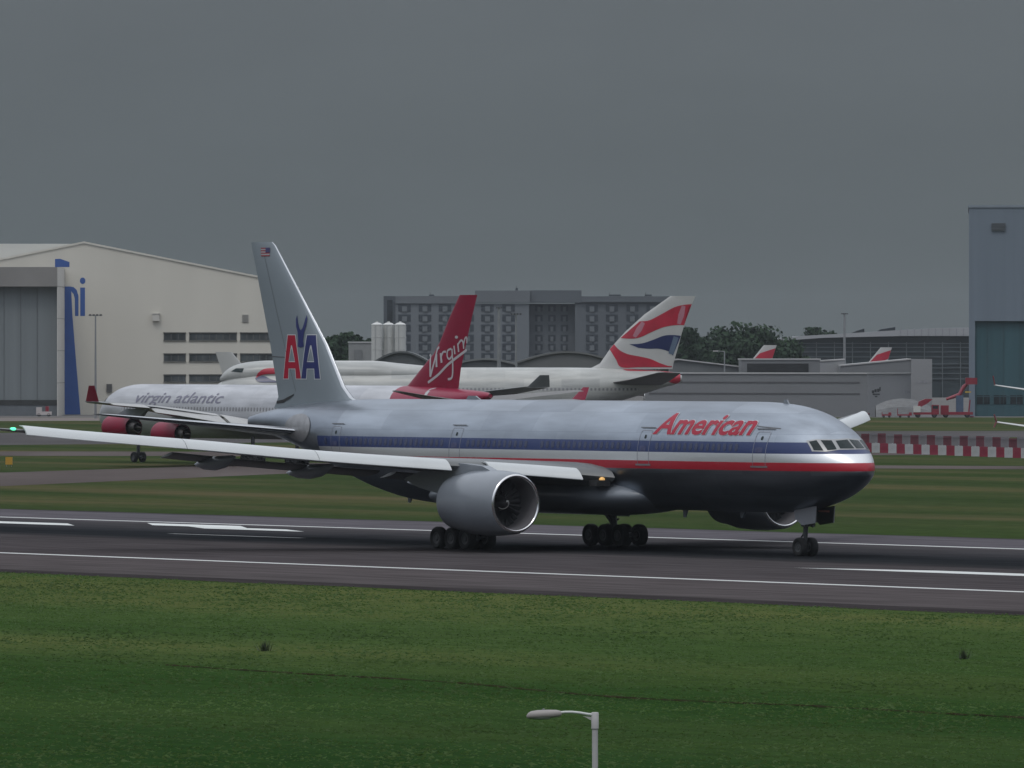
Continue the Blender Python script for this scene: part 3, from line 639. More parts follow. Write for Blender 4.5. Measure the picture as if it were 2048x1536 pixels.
# ------------------------------------------------------------------ trees beyond the sheds
leaf_m = [mat('foliage_a', (.026, .050, .026), rough=.9, var=.35, scale=.6, spec=.2), mat('foliage_b', (.034, .062, .032), rough=.9, var=.35, scale=.6, spec=.2)]
bark = mat('bark', (.06, .05, .04), var=.3, scale=2)
def tree(px, py_top, wpx, D, seed, label, group):
    rr = np.random.default_rng(seed); z = Z(py_top, D); w = 1.45 * wpx / FPX * D
    t = empty('tree', (X(px, D), D, 0)); tr = MB(); tr.tube([(0, 0, 0), (.1, 0, z * .3), (.2, .1, z * .6)], [.45, .34, .14], 8)
    for i in range(6):
        a = i * 1.05 + rr.uniform(0, .5); h0 = z * rr.uniform(.25, .45); tr.tube([(.1, 0, h0), (math.cos(a) * w * .2, math.sin(a) * w * .2, h0 + z * .15), (math.cos(a) * w * .34, math.sin(a) * w * .34, h0 + z * .32)], [.18, .11, .04], 6)
    tr.build('trunk', bark, t)
    n_cl = 60; C = []; 
    for i in range(n_cl):
        a = rr.uniform(0, 6.283); u = rr.uniform(-1, 1); q = rr.uniform(.45, 1) ; s = math.sqrt(1 - u * u)
        C.append((math.cos(a) * s * q * w * .5 * rr.uniform(.8, 1.1), math.sin(a) * s * q * w * .42, z * .52 + u * q * z * .46, rr.uniform(.13, .21) * w))
    C = np.array(C); n = 9000; k = rr.integers(0, n_cl, n); d = rr.normal(0, 1, (n, 3)); d /= np.linalg.norm(d, axis=1)[:, None]
    P = C[k, :3] + d * (C[k, 3] * rr.uniform(.5, 1.05, n))[:, None] * np.array([1, 1, .75]); P[:, 2] = np.clip(P[:, 2], .4, z - .1)
    u = rr.normal(0, 1, (n, 3)); u /= np.linalg.norm(u, axis=1)[:, None]; v = np.cross(u, d); v /= np.linalg.norm(v, axis=1)[:, None] + 1e-6; s = rr.uniform(.22, .55, n)[:, None]
    V = np.stack([P - u * s - v * s * .6, P + u * s - v * s * .6, P + u * s * .7 + v * s, P - u * s * .7 + v * s * .8], 1).reshape(-1, 3)
    b = MB(); b.v = [tuple(p) for p in V]; b.f = [(4 * i, 4 * i + 1, 4 * i + 2, 4 * i + 3) for i in range(n)]; b.m = [int(q) for q in (k % 3 == 0)]
    me = bpy.data.meshes.new('crown'); me.from_pydata(b.v, [], b.f)
    for m in leaf_m: me.materials.append(m)
    me.polygons.foreach_set('material_index', b.m); me.update(); o = bpy.data.objects.new('crown', me); COL.objects.link(o); o.parent = t
    tag(t, label, 'tree', group)
gl, gr = 'trees between the hangar and the silos', 'trees behind the white sheds'
for i, (px, py, w, lab) in enumerate(((655, 668, 60, 'dark tree behind the grey tail fin, farthest left of its group'), (690, 662, 56, 'rounded dark tree left of the low plant building'), (724, 656, 50, 'taller dark tree rising behind the low plant building'), (752, 672, 50, 'short dark tree half hidden behind the silos'))): tree(px, py, w, 1780 + i * 9, 20 + i, lab, gl)
for i, (px, py, w, lab) in enumerate(((1380, 656, 95, 'dark tree just right of the white and red tail fin'), (1430, 656, 90, 'dark bushy tree left of the tallest rounded tree'), (1482, 645, 120, 'tallest rounded dark tree behind the white sheds'), (1540, 664, 90, 'dark tree right of the tallest rounded tree'), (1585, 668, 70, 'low dark tree where the terminal roof begins'), (1625, 656, 70, 'dark tree rising behind the left end of the terminal roof'), (1668, 652, 70, 'dark tree behind the terminal roof beside the tall mast'))): tree(px, py, w, 1900 + i * 9 if i < 4 else 2330 + i * 9, 40 + i, lab, gr)

# ------------------------------------------------------------------ lamps and masts
post_m = mat('painted_steel', (.52, .50, .50), rough=.5, var=.08, scale=2)
steel_m = mat('galvanised_steel', (.24, .25, .26), rough=.5, var=.1, scale=1)
def mast(px, py, D, halfw, label, twin=True, r=.16):
    t = empty('light_mast', (X(px, D), D, 0)); z = Z(py, D)
    b = MB(); b.tube([(0, 0, 0), (0, 0, z * .5), (0, 0, z)], [r * 1.5, r * 1.2, r * .8], 10); b.build('pole', steel_m, t)
    b = MB(); w = halfw / FPX * D; b.tube([(-w, 0, z), (w, 0, z)], .07, 6); b.build('crossbar', steel_m, t)
    for k in range(4):
        x = -w + (k + .5) * w / 2; b = MB(); b.box((x, -.15, z + .12), (w * .34, .5, .22)); b.box((x, -.28, z - .03), (w * .3, .2, .1)); b.build('floodlight', mat('lamp_housing', (.06, .065, .07), var=.1), t, smooth=False)
    return tag(t, label, 'light mast', 'floodlight masts on the apron')
mast(191, 631, 1440, 14, 'slim floodlight mast in front of the cream hangar wall')
mast(1032, 629, 1380, 12, 'floodlight mast between the red tail fin and the hotel wall')
mast(998, 616, 1390, 6, 'pale mast just right of the red tail fin', r=.3)
mast(1689, 628, 1880, 7, 'tall floodlight mast in front of the glass terminal', r=.28)
sl = empty('street_lamp', (X(1449, 1540), 1540, 0)); z = Z(703, 1540)
b = MB(); b.tube([(0, 0, 0), (0, 0, z)], .12, 8); b.tube([(0, 0, z), (-1.2, 0, z + .1), (-2.0, 0, z + .1)], .07, 6); b.build('pole', steel_m, sl)
b = MB(); b.box((-1.7, 0, z + .1), (1.0, .3, .18)); b.build('lamp_head', post_m, sl, smooth=False); tag(sl, 'small distant street lamp in front of the dark trees', 'street lamp')

# near lamp at the foot of the picture
DL = 120.0
lamp = empty('street_lamp', (X(1190, DL), DL, 0)); zt = Z(1424.5, DL); k = DL / FPX
b = MB(); r = 6.6 * k; b.lathe([(0, r * 1.5), (.9, r * 1.5), (1.0, r * .92), (zt - 34 * k, r * .9)], axis='z', n=20); b.lathe([(zt - 34 * k, r * .9), (zt - 33.2 * k, r * 1.12), (zt - .01, r * 1.12), (zt, r * .98), (zt + .002, .001)], axis='z', n=20)
b.build('post', post_m, lamp)
b = MB(); b.lathe([(zt - 33.2 * k, r * 1.135), (zt - 32.4 * k, r * 1.135)], axis='z', n=20); b.build('joint_band', mat('dark_joint', (.12, .12, .12), var=.1), lamp)
pts = smooth_line([(0, 0, zt - 5 * k), (-14 * k, 0, zt - 4.2 * k), (-38 * k, 0, zt - .2 * k), (-55 * k, 0, zt + .6 * k), (-76 * k, 0, zt - .5 * k)], 6) if False else [(0, 0, zt - 5.5 * k), (-14 * k, 0, zt - 4 * k), (-30 * k, 0, zt - 1.2 * k), (-46 * k, 0, zt + .4 * k), (-60 * k, 0, zt + .3 * k), (-78 * k, 0, zt - 1.5 * k)]
b = MB(); b.tube(pts, 2.7 * k, 10); b.build('arm', mat('arm_paint', (.66, .68, .66), rough=.45, var=.05), lamp)
b = MB(); b.xprism([(-6 * k, zt - 17 * k), (-6 * k, zt - 9.5 * k), (-25 * k, zt - 8 * k), (-20 * k, zt - 9.5 * k)], -.006, .006); b.build('bracket', post_m, lamp, smooth=False)
rings = []
for (t, hh, ww, zc_) in ((-66, 2.0, 2.0, -3), (-70, 6.5, 8, -3.5), (-78, 8.5, 11, -4), (-95, 9.6, 13, -5), (-115, 9.8, 13, -6), (-128, 8.6, 12, -7), (-134, 6.0, 8, -8), (-137, 2.5, 4, -9)):
    rings.append([(t * k, ww * k * math.cos(a), zt + zc_ * k + hh * k * math.copysign(abs(math.sin(a)) ** .75, math.sin(a)) * (1.05 if math.sin(a) > 0 else .75)) for a in [2 * math.pi * i / 18 for i in range(18)]])
b = MB(); b.loft(rings); b.build('lamp_head', mat('lamp_shell', (.33, .30, .285), rough=.45, var=.08, scale=6), lamp, ang=60)
rings = []
for (t, hh, ww) in ((-86, .5, 4), (-92, 4.2, 10), (-108, 5.2, 11.5), (-122, 4.6, 10), (-128, .6, 5)):
    rings.append([(t * k, ww * k * math.cos(a), zt - 10.0 * k + hh * k * (math.sin(a) if math.sin(a) < 0 else .1 * math.sin(a))) for a in [2 * math.pi * i / 16 for i in range(16)]])
b = MB(); b.loft(rings); b.build('lens', mat('lamp_lens', (.40, .40, .38), rough=.2, var=.05), lamp, ang=60)
b = MB(); b.lathe([(zt + 2.5 * k, 2.5 * k), (zt + 6.2 * k, 2.5 * k), (zt + 7.5 * k, 1.6 * k), (zt + 7.7 * k, .01 * k)], (-103 * k, 0, 0), 'z', 12); b.build('sensor', mat('sensor_grey', (.20, .21, .21), var=.1), lamp)
tag(lamp, 'pale street lamp with curved arm at the foot of the picture', 'street lamp')

# ------------------------------------------------------------------ red and white barriers along the taxiway
b = MB(); b.prism([(-.46, -.25), (.46, -.25), (.46, .25), (-.46, .25)], 0, .3); 
b.xprism([(-.46, .3), (.46, .3), (.46, 1.02), (.40, 1.12), (-.40, 1.12), (-.46, 1.02)], -.13, .13); b.span((-.3, -.16, .45), (.3, -.131, .6)); b.span((-.3, -.16, .75), (.3, -.131, .9)); b.tube([(0, 0, 1.1), (0, 0, 1.18)], .06, 8)
red_pl = mat('red_plastic', (.24, .016, .042), rough=.5, var=.15, scale=1.2); white_pl = mat('white_plastic', (.44, .45, .46), rough=.5, var=.12, scale=1.2)
dull_red = mat('faded_red_sheet', (.13, .03, .045), rough=.7, var=.25, scale=1); dull_gr = mat('faded_grey_sheet', (.19, .185, .20), rough=.7, var=.2, scale=1)
bar0 = b.build('barrier', red_pl, smooth=False); barw = MB(); barw.v, barw.f, barw.m = list(b.v), list(b.f), list(b.m); bar1 = barw.build('barrier', white_pl, smooth=False)
hb_ = MB(); hb_.span((-.5, 0, .08), (.5, .06, 1.95)); hb_.span((-.5, -.05, .2), (.5, -.003, .3)); hb_.span((-.5, -.05, 1.7), (.5, -.003, 1.8)); hb_.tube([(-.45, .1, 0), (-.45, .1, 1.9)], .04, 6); hb_.tube([(.45, .1, 0), (.45, .1, 1.9)], .04, 6); hb_.box((0, .4, .06), (.8, .6, .12))
hq = MB(); hq.v, hq.f, hq.m = list(hb_.v), list(hb_.f), list(hb_.m)
hd0 = hb_.build('hoarding_panel', dull_red, smooth=False); hd1 = hq.build('hoarding_panel', dull_gr, smooth=False)
used = set(); names = ['first', 'second', 'third', 'fourth', 'fifth', 'sixth', 'seventh', 'eighth', 'ninth', 'tenth', 'eleventh', 'twelfth', 'thirteenth', 'fourteenth']
ci = [0, 0]
for i in range(23):
    px = 1735 + i * 16.6; py = 904.7 + (px - 1735) * .0375; gx, gy = gpt(px, py)
    src = (bar0, bar1)[i % 2]; o = src if src.name not in used else src.copy()
    if src.name in used: COL.objects.link(o)
    used.add(src.name); o.location = (gx, gy, 0); o.rotation_euler = (0, 0, random.uniform(-.06, .06) - .03)
    c = ('red', 'white')[i % 2]; tag(o, f'{names[ci[i % 2]]} {c} plastic barrier rightwards from the nose of the huge silver jet', 'barrier', f'{c} barriers along the taxiway'); 
    gx, gy = gpt(px + 1.5, py - 3.5 - (i % 3) * .3); src = (hd0, hd1)[i % 2]; o = src if src.name not in used else src.copy()
    if src.name in used: COL.objects.link(o)
    used.add(src.name); o.location = (gx * 1.006, gy * 1.006 + 8, 0); o.rotation_euler = (0, 0, random.uniform(-.05, .05)); o.scale = (1.0, 1, random.uniform(.94, 1.04))
    c = ('dull red', 'grey')[i % 2]; tag(o, f'{names[ci[i % 2]]} {c} hoarding panel behind the barriers counted from the silver nose', 'hoarding', f'{c} hoarding panels behind the barriers'); ci[i % 2] += 1

# ------------------------------------------------------------------ red ground equipment by the tall hangar
tyre_m = mat('tyre_rubber', (.010, .011, .012), rough=.85, var=.2, scale=3); rim_m = mat('wheel_rim', (.05, .053, .056), rough=.6, metal=.2, var=.15, scale=2)
red_v = mat('red_vehicle_paint', (.26, .020, .04), rough=.4, var=.12, scale=1); blue_v = mat('blue_mast_paint', (.075, .115, .19), rough=.5, var=.12, scale=1)
def vwheel(parent, x, y, r=.45, w=.28):
    b = MB(); b.lathe([(-w / 2, r * .6), (-w / 2, r * .92), (-w * .3, r), (w * .3, r), (w / 2, r * .92), (w / 2, r * .6)], (x, y, r), 'y', 18); o = b.build('wheel', tyre_m, parent)
    b = MB(); b.lathe([(-w * .42, .01), (-w * .42, r * .6), (w * .42, r * .6), (w * .42, .01)], (x, y, r), 'y', 14); b.build('rim', rim_m, o)
DE = 1462.0
def ve(px): return empty('truck', (X(px, DE), DE, 0))
t = ve(1852); b = MB(); b.span((-2.3, -1.1, .55), (2.3, 1.1, .95)); b.span((1.0, -1.1, .96), (2.3, 1.1, 2.3)); b.build('body', red_v, t, smooth=False)
b = MB(); b.xprism([(-1.6, 1.6), (.2, 2.55), (1.2, 3.35), (-.1, 3.4), (-1.3, 2.9)], -1.0, 1.0); b.build('tilted_hopper', red_v, t, smooth=False)
b = MB(); b.span((-2.25, -1.18, .96), (-1.05, 1.0, 2.1)); b.build('white_locker', mat('white_locker', (.62, .62, .60), var=.05), t, smooth=False)
b = MB(); b.span((1.2, -1.15, 1.6), (2.1, -1.102, 2.15)); b.build('window', glass_dark, t, smooth=False)
for (x, y) in ((-1.5, -.95), (1.5, -.95), (-1.5, .95), (1.5, .95)): vwheel(t, x, y)
tag(t, 'red service truck with tilted red hopper and white locker', 'truck')
t = empty('lift_truck', (X(1921, DE + 2), DE + 2, 0)); b = MB(); b.span((-3.6, -1.15, .5), (2.2, 1.15, 1.0)); b.span((-3.6, -1.1, 1.001), (-2.2, 1.1, 2.2)); b.build('chassis', red_v, t, smooth=False)
b = MB(); b.span((-.8, -.6, 1.01), (.5, .6, 4.0)); b.build('mast', blue_v, t, smooth=False)
b = MB(); b.tube([(-2.6, 0, 3.3), (-.2, 0, 4.1), (.6, 0, 5.6), (1.9, 0, 6.6)], [.25, .4, .35, .25], 8); b.build('boom', red_v, t)
b = MB(); b.span((.9, -.8, 6.0), (3.0, .8, 6.12)); b.span((.9, -.8, 6.121), (1.0, .8, 7.2)); b.span((2.9, -.8, 6.121), (3.0, .8, 7.2)); b.span((1.001, -.8, 6.121), (2.899, -.72, 7.2)); b.span((1.001, .72, 6.121), (2.899, .8, 7.2)); b.build('bucket', red_v, t, smooth=False)
b = MB(); b.span((.8, -.5, 4.5), (1.9, -.2, 4.75)); b.build('warning_lamp', mat('yellow_lamp', (.55, .36, .04), var=.1), t, smooth=False)
b = MB(); b.tube([(1.4, -.5, .2), (1.7, -.5, 3.2)], .14, 6); b.tube([(1.6, -.5, .15), (2.4, -.5, .15)], .12, 6); b.build('stabiliser', red_v, t)
for (x, y) in ((-2.7, -1), (1.2, -1), (-2.7, 1), (1.2, 1)): vwheel(t, x, y)
tag(t, 'red lift truck with blue mast and raised red bucket', 'lift truck')
for (px, L_, lab) in ((1773, 1.7, 'small bright red flat trailer nearest the blast fence end'), (1809, 2.6, 'red luggage trailer left of the white locker')):
    t = empty('trailer', (X(px, DE), DE, 0)); b = MB(); b.span((-L_ / 2, -.7, .35), (L_ / 2, .7, .6)); b.span((-L_ / 2, -.7, .601), (-L_ / 2 + .08, .7, 1.0 if L_ < 2 else 1.6)); b.span((L_ / 2 - .5, -.7, .601), (L_ / 2, .7, .95)); b.build('bed', red_v, t, smooth=False)
    for (x, y) in ((-L_ * .3, -.6), (L_ * .3, -.6), (-L_ * .3, .6), (L_ * .3, .6)): vwheel(t, x, y, .2, .14)
    tag(t, lab, 'trailer')
t = empty('tug', (X(88, 1488), 1488, 0)); b = MB(); b.span((-1.4, -.7, .3), (1.4, .7, .9)); b.span((-1.4, -.7, .901), (-.4, .7, 1.7)); b.build('body', mat('pale_tug_paint', (.55, .50, .49), var=.08), t, smooth=False)
b = MB(); b.span((.3, -.5, .901), (.9, .5, 1.9)); b.build('red_seat_block', red_v, t, smooth=False)
for (x, y) in ((-.9, -.6), (.9, -.6), (-.9, .6), (.9, .6)): vwheel(t, x, y, .3, .2)
tag(t, 'small pale tug with red seat by the grey hangar doors', 'tug')
# yellow taxiway marker at the left edge
gx, gy = gpt(18, 934); b = MB(); b.span((-.35, -.08, .25), (.35, .08, 1.0)); t = empty('marker_board', (gx, gy, 0)); b.build('panel', mat('amber_panel', (.55, .30, .03), var=.08), t, smooth=False)
b = MB(); b.tube([(-.25, 0, 0), (-.25, 0, .3)], .03, 6); b.tube([(.25, 0, 0), (.25, 0, .3)], .03, 6); b.build('post', steel_m, t); tag(t, 'amber taxiway marker board at the left edge on the grass', 'marker board')

# ------------------------------------------------------------------ aircraft: local x runs aft from the nose, y to starboard, z up
class Body:
    def __init__(self, rows): # x, top z, bottom z, half width
        a = np.array(rows); self.x = a[:, 0]; self.top = pchip(a[:, 0], a[:, 1]); self.bot = pchip(a[:, 0], a[:, 2]); self.hw = pchip(a[:, 0], a[:, 3])
    def y(self, x, z):
        c, h = (self.top(x) + self.bot(x)) / 2, max(.01, (self.top(x) - self.bot(x)) / 2); q = 1 - ((z - c) / h) ** 2
        return self.hw(x) * math.sqrt(max(q, 0))
    def ring(self, x, n):
        c, h, w = (self.top(x) + self.bot(x)) / 2, (self.top(x) - self.bot(x)) / 2, self.hw(x)
        return [(x, w * math.cos(2 * math.pi * i / n), c + h * math.sin(2 * math.pi * i / n)) for i in range(n)]
    def mesh(self, n=56, xs=None):
        x0, x1 = self.x[0], self.x[-1]
        if xs is None: xs = [x0 + .002, x0 + .03, x0 + .1, x0 + .22, x0 + .4, x0 + .65] + list(np.arange(x0 + 1, x0 + 12, .5)) + list(np.arange(x0 + 12, x1 - .2, 1.1)) + [x1]
        b = MB(); b.loft([self.ring(x, n) for x in xs]); return b
    def side(self, off, sgn=1):          # (x, z) -> point just off the skin
        def f(x, z):
            y = self.y(x, z); c, h, w = (self.top(x) + self.bot(x)) / 2, (self.top(x) - self.bot(x)) / 2, self.hw(x)
            ny, nz = y / max(w * w, 1e-4), (z - c) / max(h * h, 1e-4); l = math.hypot(ny, nz) or 1
            return (x, sgn * (y + off * ny / l), z + off * nz / l)
        return f
    def front(self, off, sgn=1):         # (y, z) -> point on the nose: search x
        def f(y, z):
            lo, hi = self.x[0], self.x[0] + 6
            for _ in range(40):
                m = (lo + hi) / 2
                if self.top(m) > z and self.y(m, z) > abs(y): hi = m
                else: lo = m
            return (hi - off, sgn * y, z + off * .6)
        return f

def airfoil(n=11):
    cs = [(1 - math.cos(math.pi * i / n)) / 2 for i in range(n + 1)]
    yt = lambda c: 5 * (.2969 * math.sqrt(c) - .126 * c - .3516 * c * c + .2843 * c**3 - .1015 * c**4)
    return [(c, yt(c)) for c in reversed(cs)] + [(c, -yt(c)) for c in cs[1:-1]]
AF = airfoil()
def lifting(secs, name, m, parent, sgn=1, vertical=False, mfun=None):
    """secs: (span, x leading edge, x trailing edge, height/offset, thickness ratio, camber droop)"""
    rings = []
    for (s, xl, xt, z, t, *cam_) in secs:
        c = xt - xl; cd = cam_[0] if cam_ else 0
        if vertical: rings.append([(xl + a * c, q * t * c, s) for a, q in AF])
        else: rings.append([(xl + a * c, sgn * s, z + q * t * c * (1.0 if q > 0 else .75) + cd * math.sin(math.pi * a) * c - .02 * a * c) for a, q in AF])
    b = MB(); b.loft(rings)
    if mfun: b.m = [mfun(i) for i in range(len(b.f))]
    return b.build(name, m, parent, ang=40)
def nacelle(parent, x0, y, z, Ln, rl, rm, ra, mo, ml, mi_, name='engine', core=True, spin=True):
    b = MB(); b.lathe([(0.02, rl * 1.035), (Ln * .05, rl * 1.10), (Ln * .14, rl + (rm - rl) * .80), (Ln * .28, rm), (Ln * .48, rm), (Ln * .7, rm * .965), (Ln * .86, ra * 1.06), (Ln, ra), (Ln, ra * .94), (Ln * .8, ra * .9)], (x0, y, z), 'x', 48)
    e = b.build(name, mo, parent, ang=50)
    b = MB(); b.lathe([(.02, rl * 1.035), (-.05, rl * 1.01), (-.07, rl * .975), (-.05, rl * .945), (.03, rl * .925)], (x0, y, z), 'x', 48); b.build('inlet_lip', ml, e, ang=80)
    b = MB(); b.lathe([(.03, rl * .925), (.25, rl * .89), (Ln * .2, rl * .89), (Ln * .30, rl * .93)], (x0, y, z), 'x', 48); b.lathe([(Ln * .30, rl * .93), (Ln * .31, .01)], (x0, y, z), 'x', 48); b.build('inlet_duct', mi_, e, ang=50)
    b = MB(); nb = 26
    for i in range(nb):
        a = 2 * math.pi * i / nb; r0, r1 = rl * .27, rl * .90; xf = x0 + Ln * .27
        def P(r, da, dx): return (xf + dx, y + r * math.cos(a + da), z + r * math.sin(a + da))
        b.add([P(r0, -.05, -.1), P(r0, .10, .12), P((r0 + r1) / 2, .08, .14), P(r1, .07, .10), P(r1, -.07, -.06), P((r0 + r1) / 2, -.06, -.1)], [(0, 1, 2, 5), (5, 2, 3, 4)])
    b.build('fan', mat('fan_titanium', (.10, .105, .11), rough=.4, metal=.6, var=.2), e, smooth=False)
    b = MB(); b.lathe([(Ln * .30, rl * .28), (Ln * .24, rl * .24), (Ln * .18, rl * .14), (Ln * .15, .01)], (x0, y, z), 'x', 24); s = b.build('spinner', mat('spinner_black', (.03, .03, .033), rough=.4, var=.1), e)
    if spin:
        pts = []
        for i in range(14):
            t = i / 13; r = rl * (.05 + .17 * t); a = 1.0 + t * 4.6; xx = x0 + Ln * (.152 + .085 * t) - .035; pts.append((xx, y + r * math.cos(a), z + r * math.sin(a)))
        b = MB(); b.tube(pts, [.02 + .05 * math.sin(math.pi * i / 13) for i in range(14)], 6); b.build('spinner_spiral', mat('spiral_white', (.75, .75, .73), var=.04), e)
    if core:
        b = MB(); b.lathe([(Ln * .8, ra * .72), (Ln * 1.0, ra * .70), (Ln * 1.18, ra * .52), (Ln * 1.18, ra * .46), (Ln * 1.05, ra * .44)], (x0, y, z), 'x', 32); b.lathe([(Ln * 1.05, ra * .3), (Ln * 1.22, ra * .22), (Ln * 1.36, .02)], (x0, y, z), 'x', 24); b.build('exhaust', mat('exhaust_metal', (.16, .15, .14), rough=.45, metal=.8, var=.2), e)
    return e
def wheel(parent, x, y, r, w):
    b = MB(); b.lathe([(-w * .42, r * .52), (-w * .5, r * .62), (-w * .5, r * .86), (-w * .40, r * .965), (-w * .2, r), (w * .2, r), (w * .40, r * .965), (w * .5, r * .86), (w * .5, r * .62), (w * .42, r * .52)], (x, y, r), 'y', 30)
    for k in (-.22, 0, .22): b.lathe([(k * w - .012, r * .99), (k * w - .012, r * 1.004), (k * w + .012, r * 1.004), (k * w + .012, r * .99)], (x, y, r), 'y', 30)
    o = b.build('wheel', tyre_m, parent)
    b = MB(); b.lathe([(-w * .3, .02), (-w * .36, r * .2), (-w * .30, r * .3), (-w * .42, r * .53), (w * .42, r * .53), (w * .30, r * .3), (w * .36, r * .2), (w * .3, .02)], (x, y, r), 'y', 24); b.build('rim', rim_m, o)

def band_mat(name, metal_c, bands, xend, metal=1.0, rough=.34, zlo=2.0, zhi=10.0, win=None, xcol=None):
    """bare skin with painted bands between heights; win = (z0, z1, x0, x1, pitch, duty) dark window row; xcol = (x, colour) tail colour"""
    m = bpy.data.materials.new(name); m.use_nodes = True; t = m.node_tree; b = t.nodes['Principled BSDF']; Nn = t.nodes.new; Lk = t.links.new
    tcn = Nn('ShaderNodeTexCoord'); s = Nn('ShaderNodeSeparateXYZ'); Lk(tcn.outputs['Object'], s.inputs[0])
    nzm = Nn('ShaderNodeMapping'); nzm.inputs['Scale'].default_value = (.25, 1, 1.6); Lk(tcn.outputs['Object'], nzm.inputs['Vector'])
    nz = Nn('ShaderNodeTexNoise'); nz.inputs['Scale'].default_value = .9; nz.inputs['Detail'].default_value = 5; Lk(nzm.outputs[0], nz.inputs['Vector'])
    # skin panels: each sheet of metal a slightly different tone
    br = Nn('ShaderNodeTexBrick'); br.inputs['Scale'].default_value = 1; br.inputs['Brick Width'].default_value = 5.2; br.inputs['Row Height'].default_value = 1.15; br.inputs['Mortar Size'].default_value = .008
    br.inputs['Color1'].default_value = (.86, .87, .88, 1); br.inputs['Color2'].default_value = (1.08, 1.08, 1.07, 1); br.inputs['Mortar'].default_value = (.70, .70, .72, 1)
    cmb = Nn('ShaderNodeCombineXYZ'); Lk(s.outputs['X'], cmb.inputs[0]); Lk(s.outputs['Z'], cmb.inputs[1]); Lk(cmb.outputs[0], br.inputs['Vector'])
    mrn = Nn('ShaderNodeMapRange'); mrn.inputs['From Min'].default_value = .3; mrn.inputs['From Max'].default_value = .7; mrn.inputs['To Min'].default_value = .80; mrn.inputs['To Max'].default_value = 1.12; Lk(nz.outputs['Fac'], mrn.inputs['Value'])
    def mix(a, bb, f, typ='MIX', data='RGBA'):
        x = Nn('ShaderNodeMix'); x.data_type = data; 
        if data == 'RGBA': x.blend_type = typ
        ins = [i for i in x.inputs if i.enabled]; 
        for i_, v in zip(ins, (f, a, bb)):
            if hasattr(v, 'is_linked'): Lk(v, i_)
            elif isinstance(v, tuple): i_.default_value = (*v, 1)
            else: i_.default_value = v
        return [o for o in x.outputs if o.enabled][0]
    skin = mix(metal_c, br.outputs['Color'], 1.0, 'MULTIPLY'); skin = mix(skin, mrn.outputs[0], 1.0, 'MULTIPLY')
    mask = None
    def cmp(sock, op, v):
        x = Nn('ShaderNodeMath'); x.operation = op; Lk(sock, x.inputs[0]); x.inputs[1].default_value = v; return x.outputs[0]
    def mul(a, bb): x = Nn('ShaderNodeMath'); x.operation = 'MULTIPLY'; Lk(a, x.inputs[0]); Lk(bb, x.inputs[1]); return x.outputs[0]
    col, met = skin, metal
    for (z0, z1, c, mt) in bands:
        k = mul(mul(cmp(s.outputs['Z'], 'GREATER_THAN', z0), cmp(s.outputs['Z'], 'LESS_THAN', z1)), cmp(s.outputs['X'], 'LESS_THAN', xend))
        col = mix(col, c, k); met = mix(met, mt, k, data='FLOAT')
    if xcol:
        sl = Nn('ShaderNodeMath'); sl.operation = 'MULTIPLY_ADD'; sl.inputs[1].default_value = xcol[2]; Lk(s.outputs['Z'], sl.inputs[0]); Lk(s.outputs['X'], sl.inputs[2])
        k = cmp(sl.outputs[0], 'GREATER_THAN', xcol[0]); col = mix(col, xcol[1], k); met = mix(met, 0.0, k, data='FLOAT')
    if win:
        z0, z1, x0, x1, pitch, duty = win
        k = mul(mul(cmp(s.outputs['Z'], 'GREATER_THAN', z0), cmp(s.outputs['Z'], 'LESS_THAN', z1)), mul(cmp(s.outputs['X'], 'GREATER_THAN', x0), cmp(s.outputs['X'], 'LESS_THAN', x1)))
        fx = Nn('ShaderNodeMath'); fx.operation = 'MULTIPLY'; fx.inputs[1].default_value = 1 / pitch; Lk(s.outputs['X'], fx.inputs[0]); fr_ = Nn('ShaderNodeMath'); fr_.operation = 'FRACT'; Lk(fx.outputs[0], fr_.inputs[0])
        k = mul(k, cmp(fr_.outputs[0], 'LESS_THAN', duty)); col = mix(col, (.20, .20, .21), k); met = mix(met, 0.0, k, data='FLOAT')
    Lk(col, b.inputs['Base Color'])
    if hasattr(met, 'is_linked'): Lk(met, b.inputs['Metallic'])
    else: b.inputs['Metallic'].default_value = met
    rr = Nn('ShaderNodeMapRange'); rr.inputs['To Min'].default_value = rough * .75; rr.inputs['To Max'].default_value = rough * 1.3; Lk(nz.outputs['Fac'], rr.inputs['Value']); Lk(rr.outputs[0], b.inputs['Roughness'])
    return m

AL = mat('bare_aluminium', (.56, .58, .61), rough=.25, metal=1, var=.06, scale=.5)
GREY = mat('aircraft_grey_paint', (.225, .25, .285), coat=.4, rough=.32, var=.06, scale=.4)
FING = mat('fin_grey_paint', (.235, .275, .305), rough=.35, var=.04, scale=.3)
WINGU = mat('wing_grey_paint', (.15, .16, .165), rough=.4, var=.08, scale=.4)
SLAT = mat('slat_pale_paint', (.66, .69, .70), rough=.35, var=.05, scale=.5, stretch=(1, .3, 1))
DARK = mat('gear_bay_dark', (.025, .026, .028), rough=.8, var=.3, scale=2)
STRUT = mat('gear_strut', (.075, .08, .085), rough=.45, metal=.3, var=.2, scale=3)
LIPM = mat('polished_lip', (.88, .88, .88), rough=.16, metal=1, var=.02)
DUCT = mat('inlet_duct_grey', (.16, .155, .165), rough=.5, var=.1)
RED = mat('livery_red', (.42, .006, .034), spec=.3, rough=.4, var=.05, scale=1); BLUE = mat('livery_blue', (.022, .030, .15), rough=.3, var=.05, scale=1)
OUTL = mat('lettering_white', (.62, .64, .66), rough=.35, var=.03)
SEAM = mat('panel_seam', (.11, .115, .125), rough=.5, var=.1); GLASS = mat('cockpit_glass', (.022, .034, .036), rough=.25, var=.3, scale=3, spec=.15)
LAMPW = lambda nm, c, e: mat(nm, c, rough=.3, var=.02, emit=(c, e))

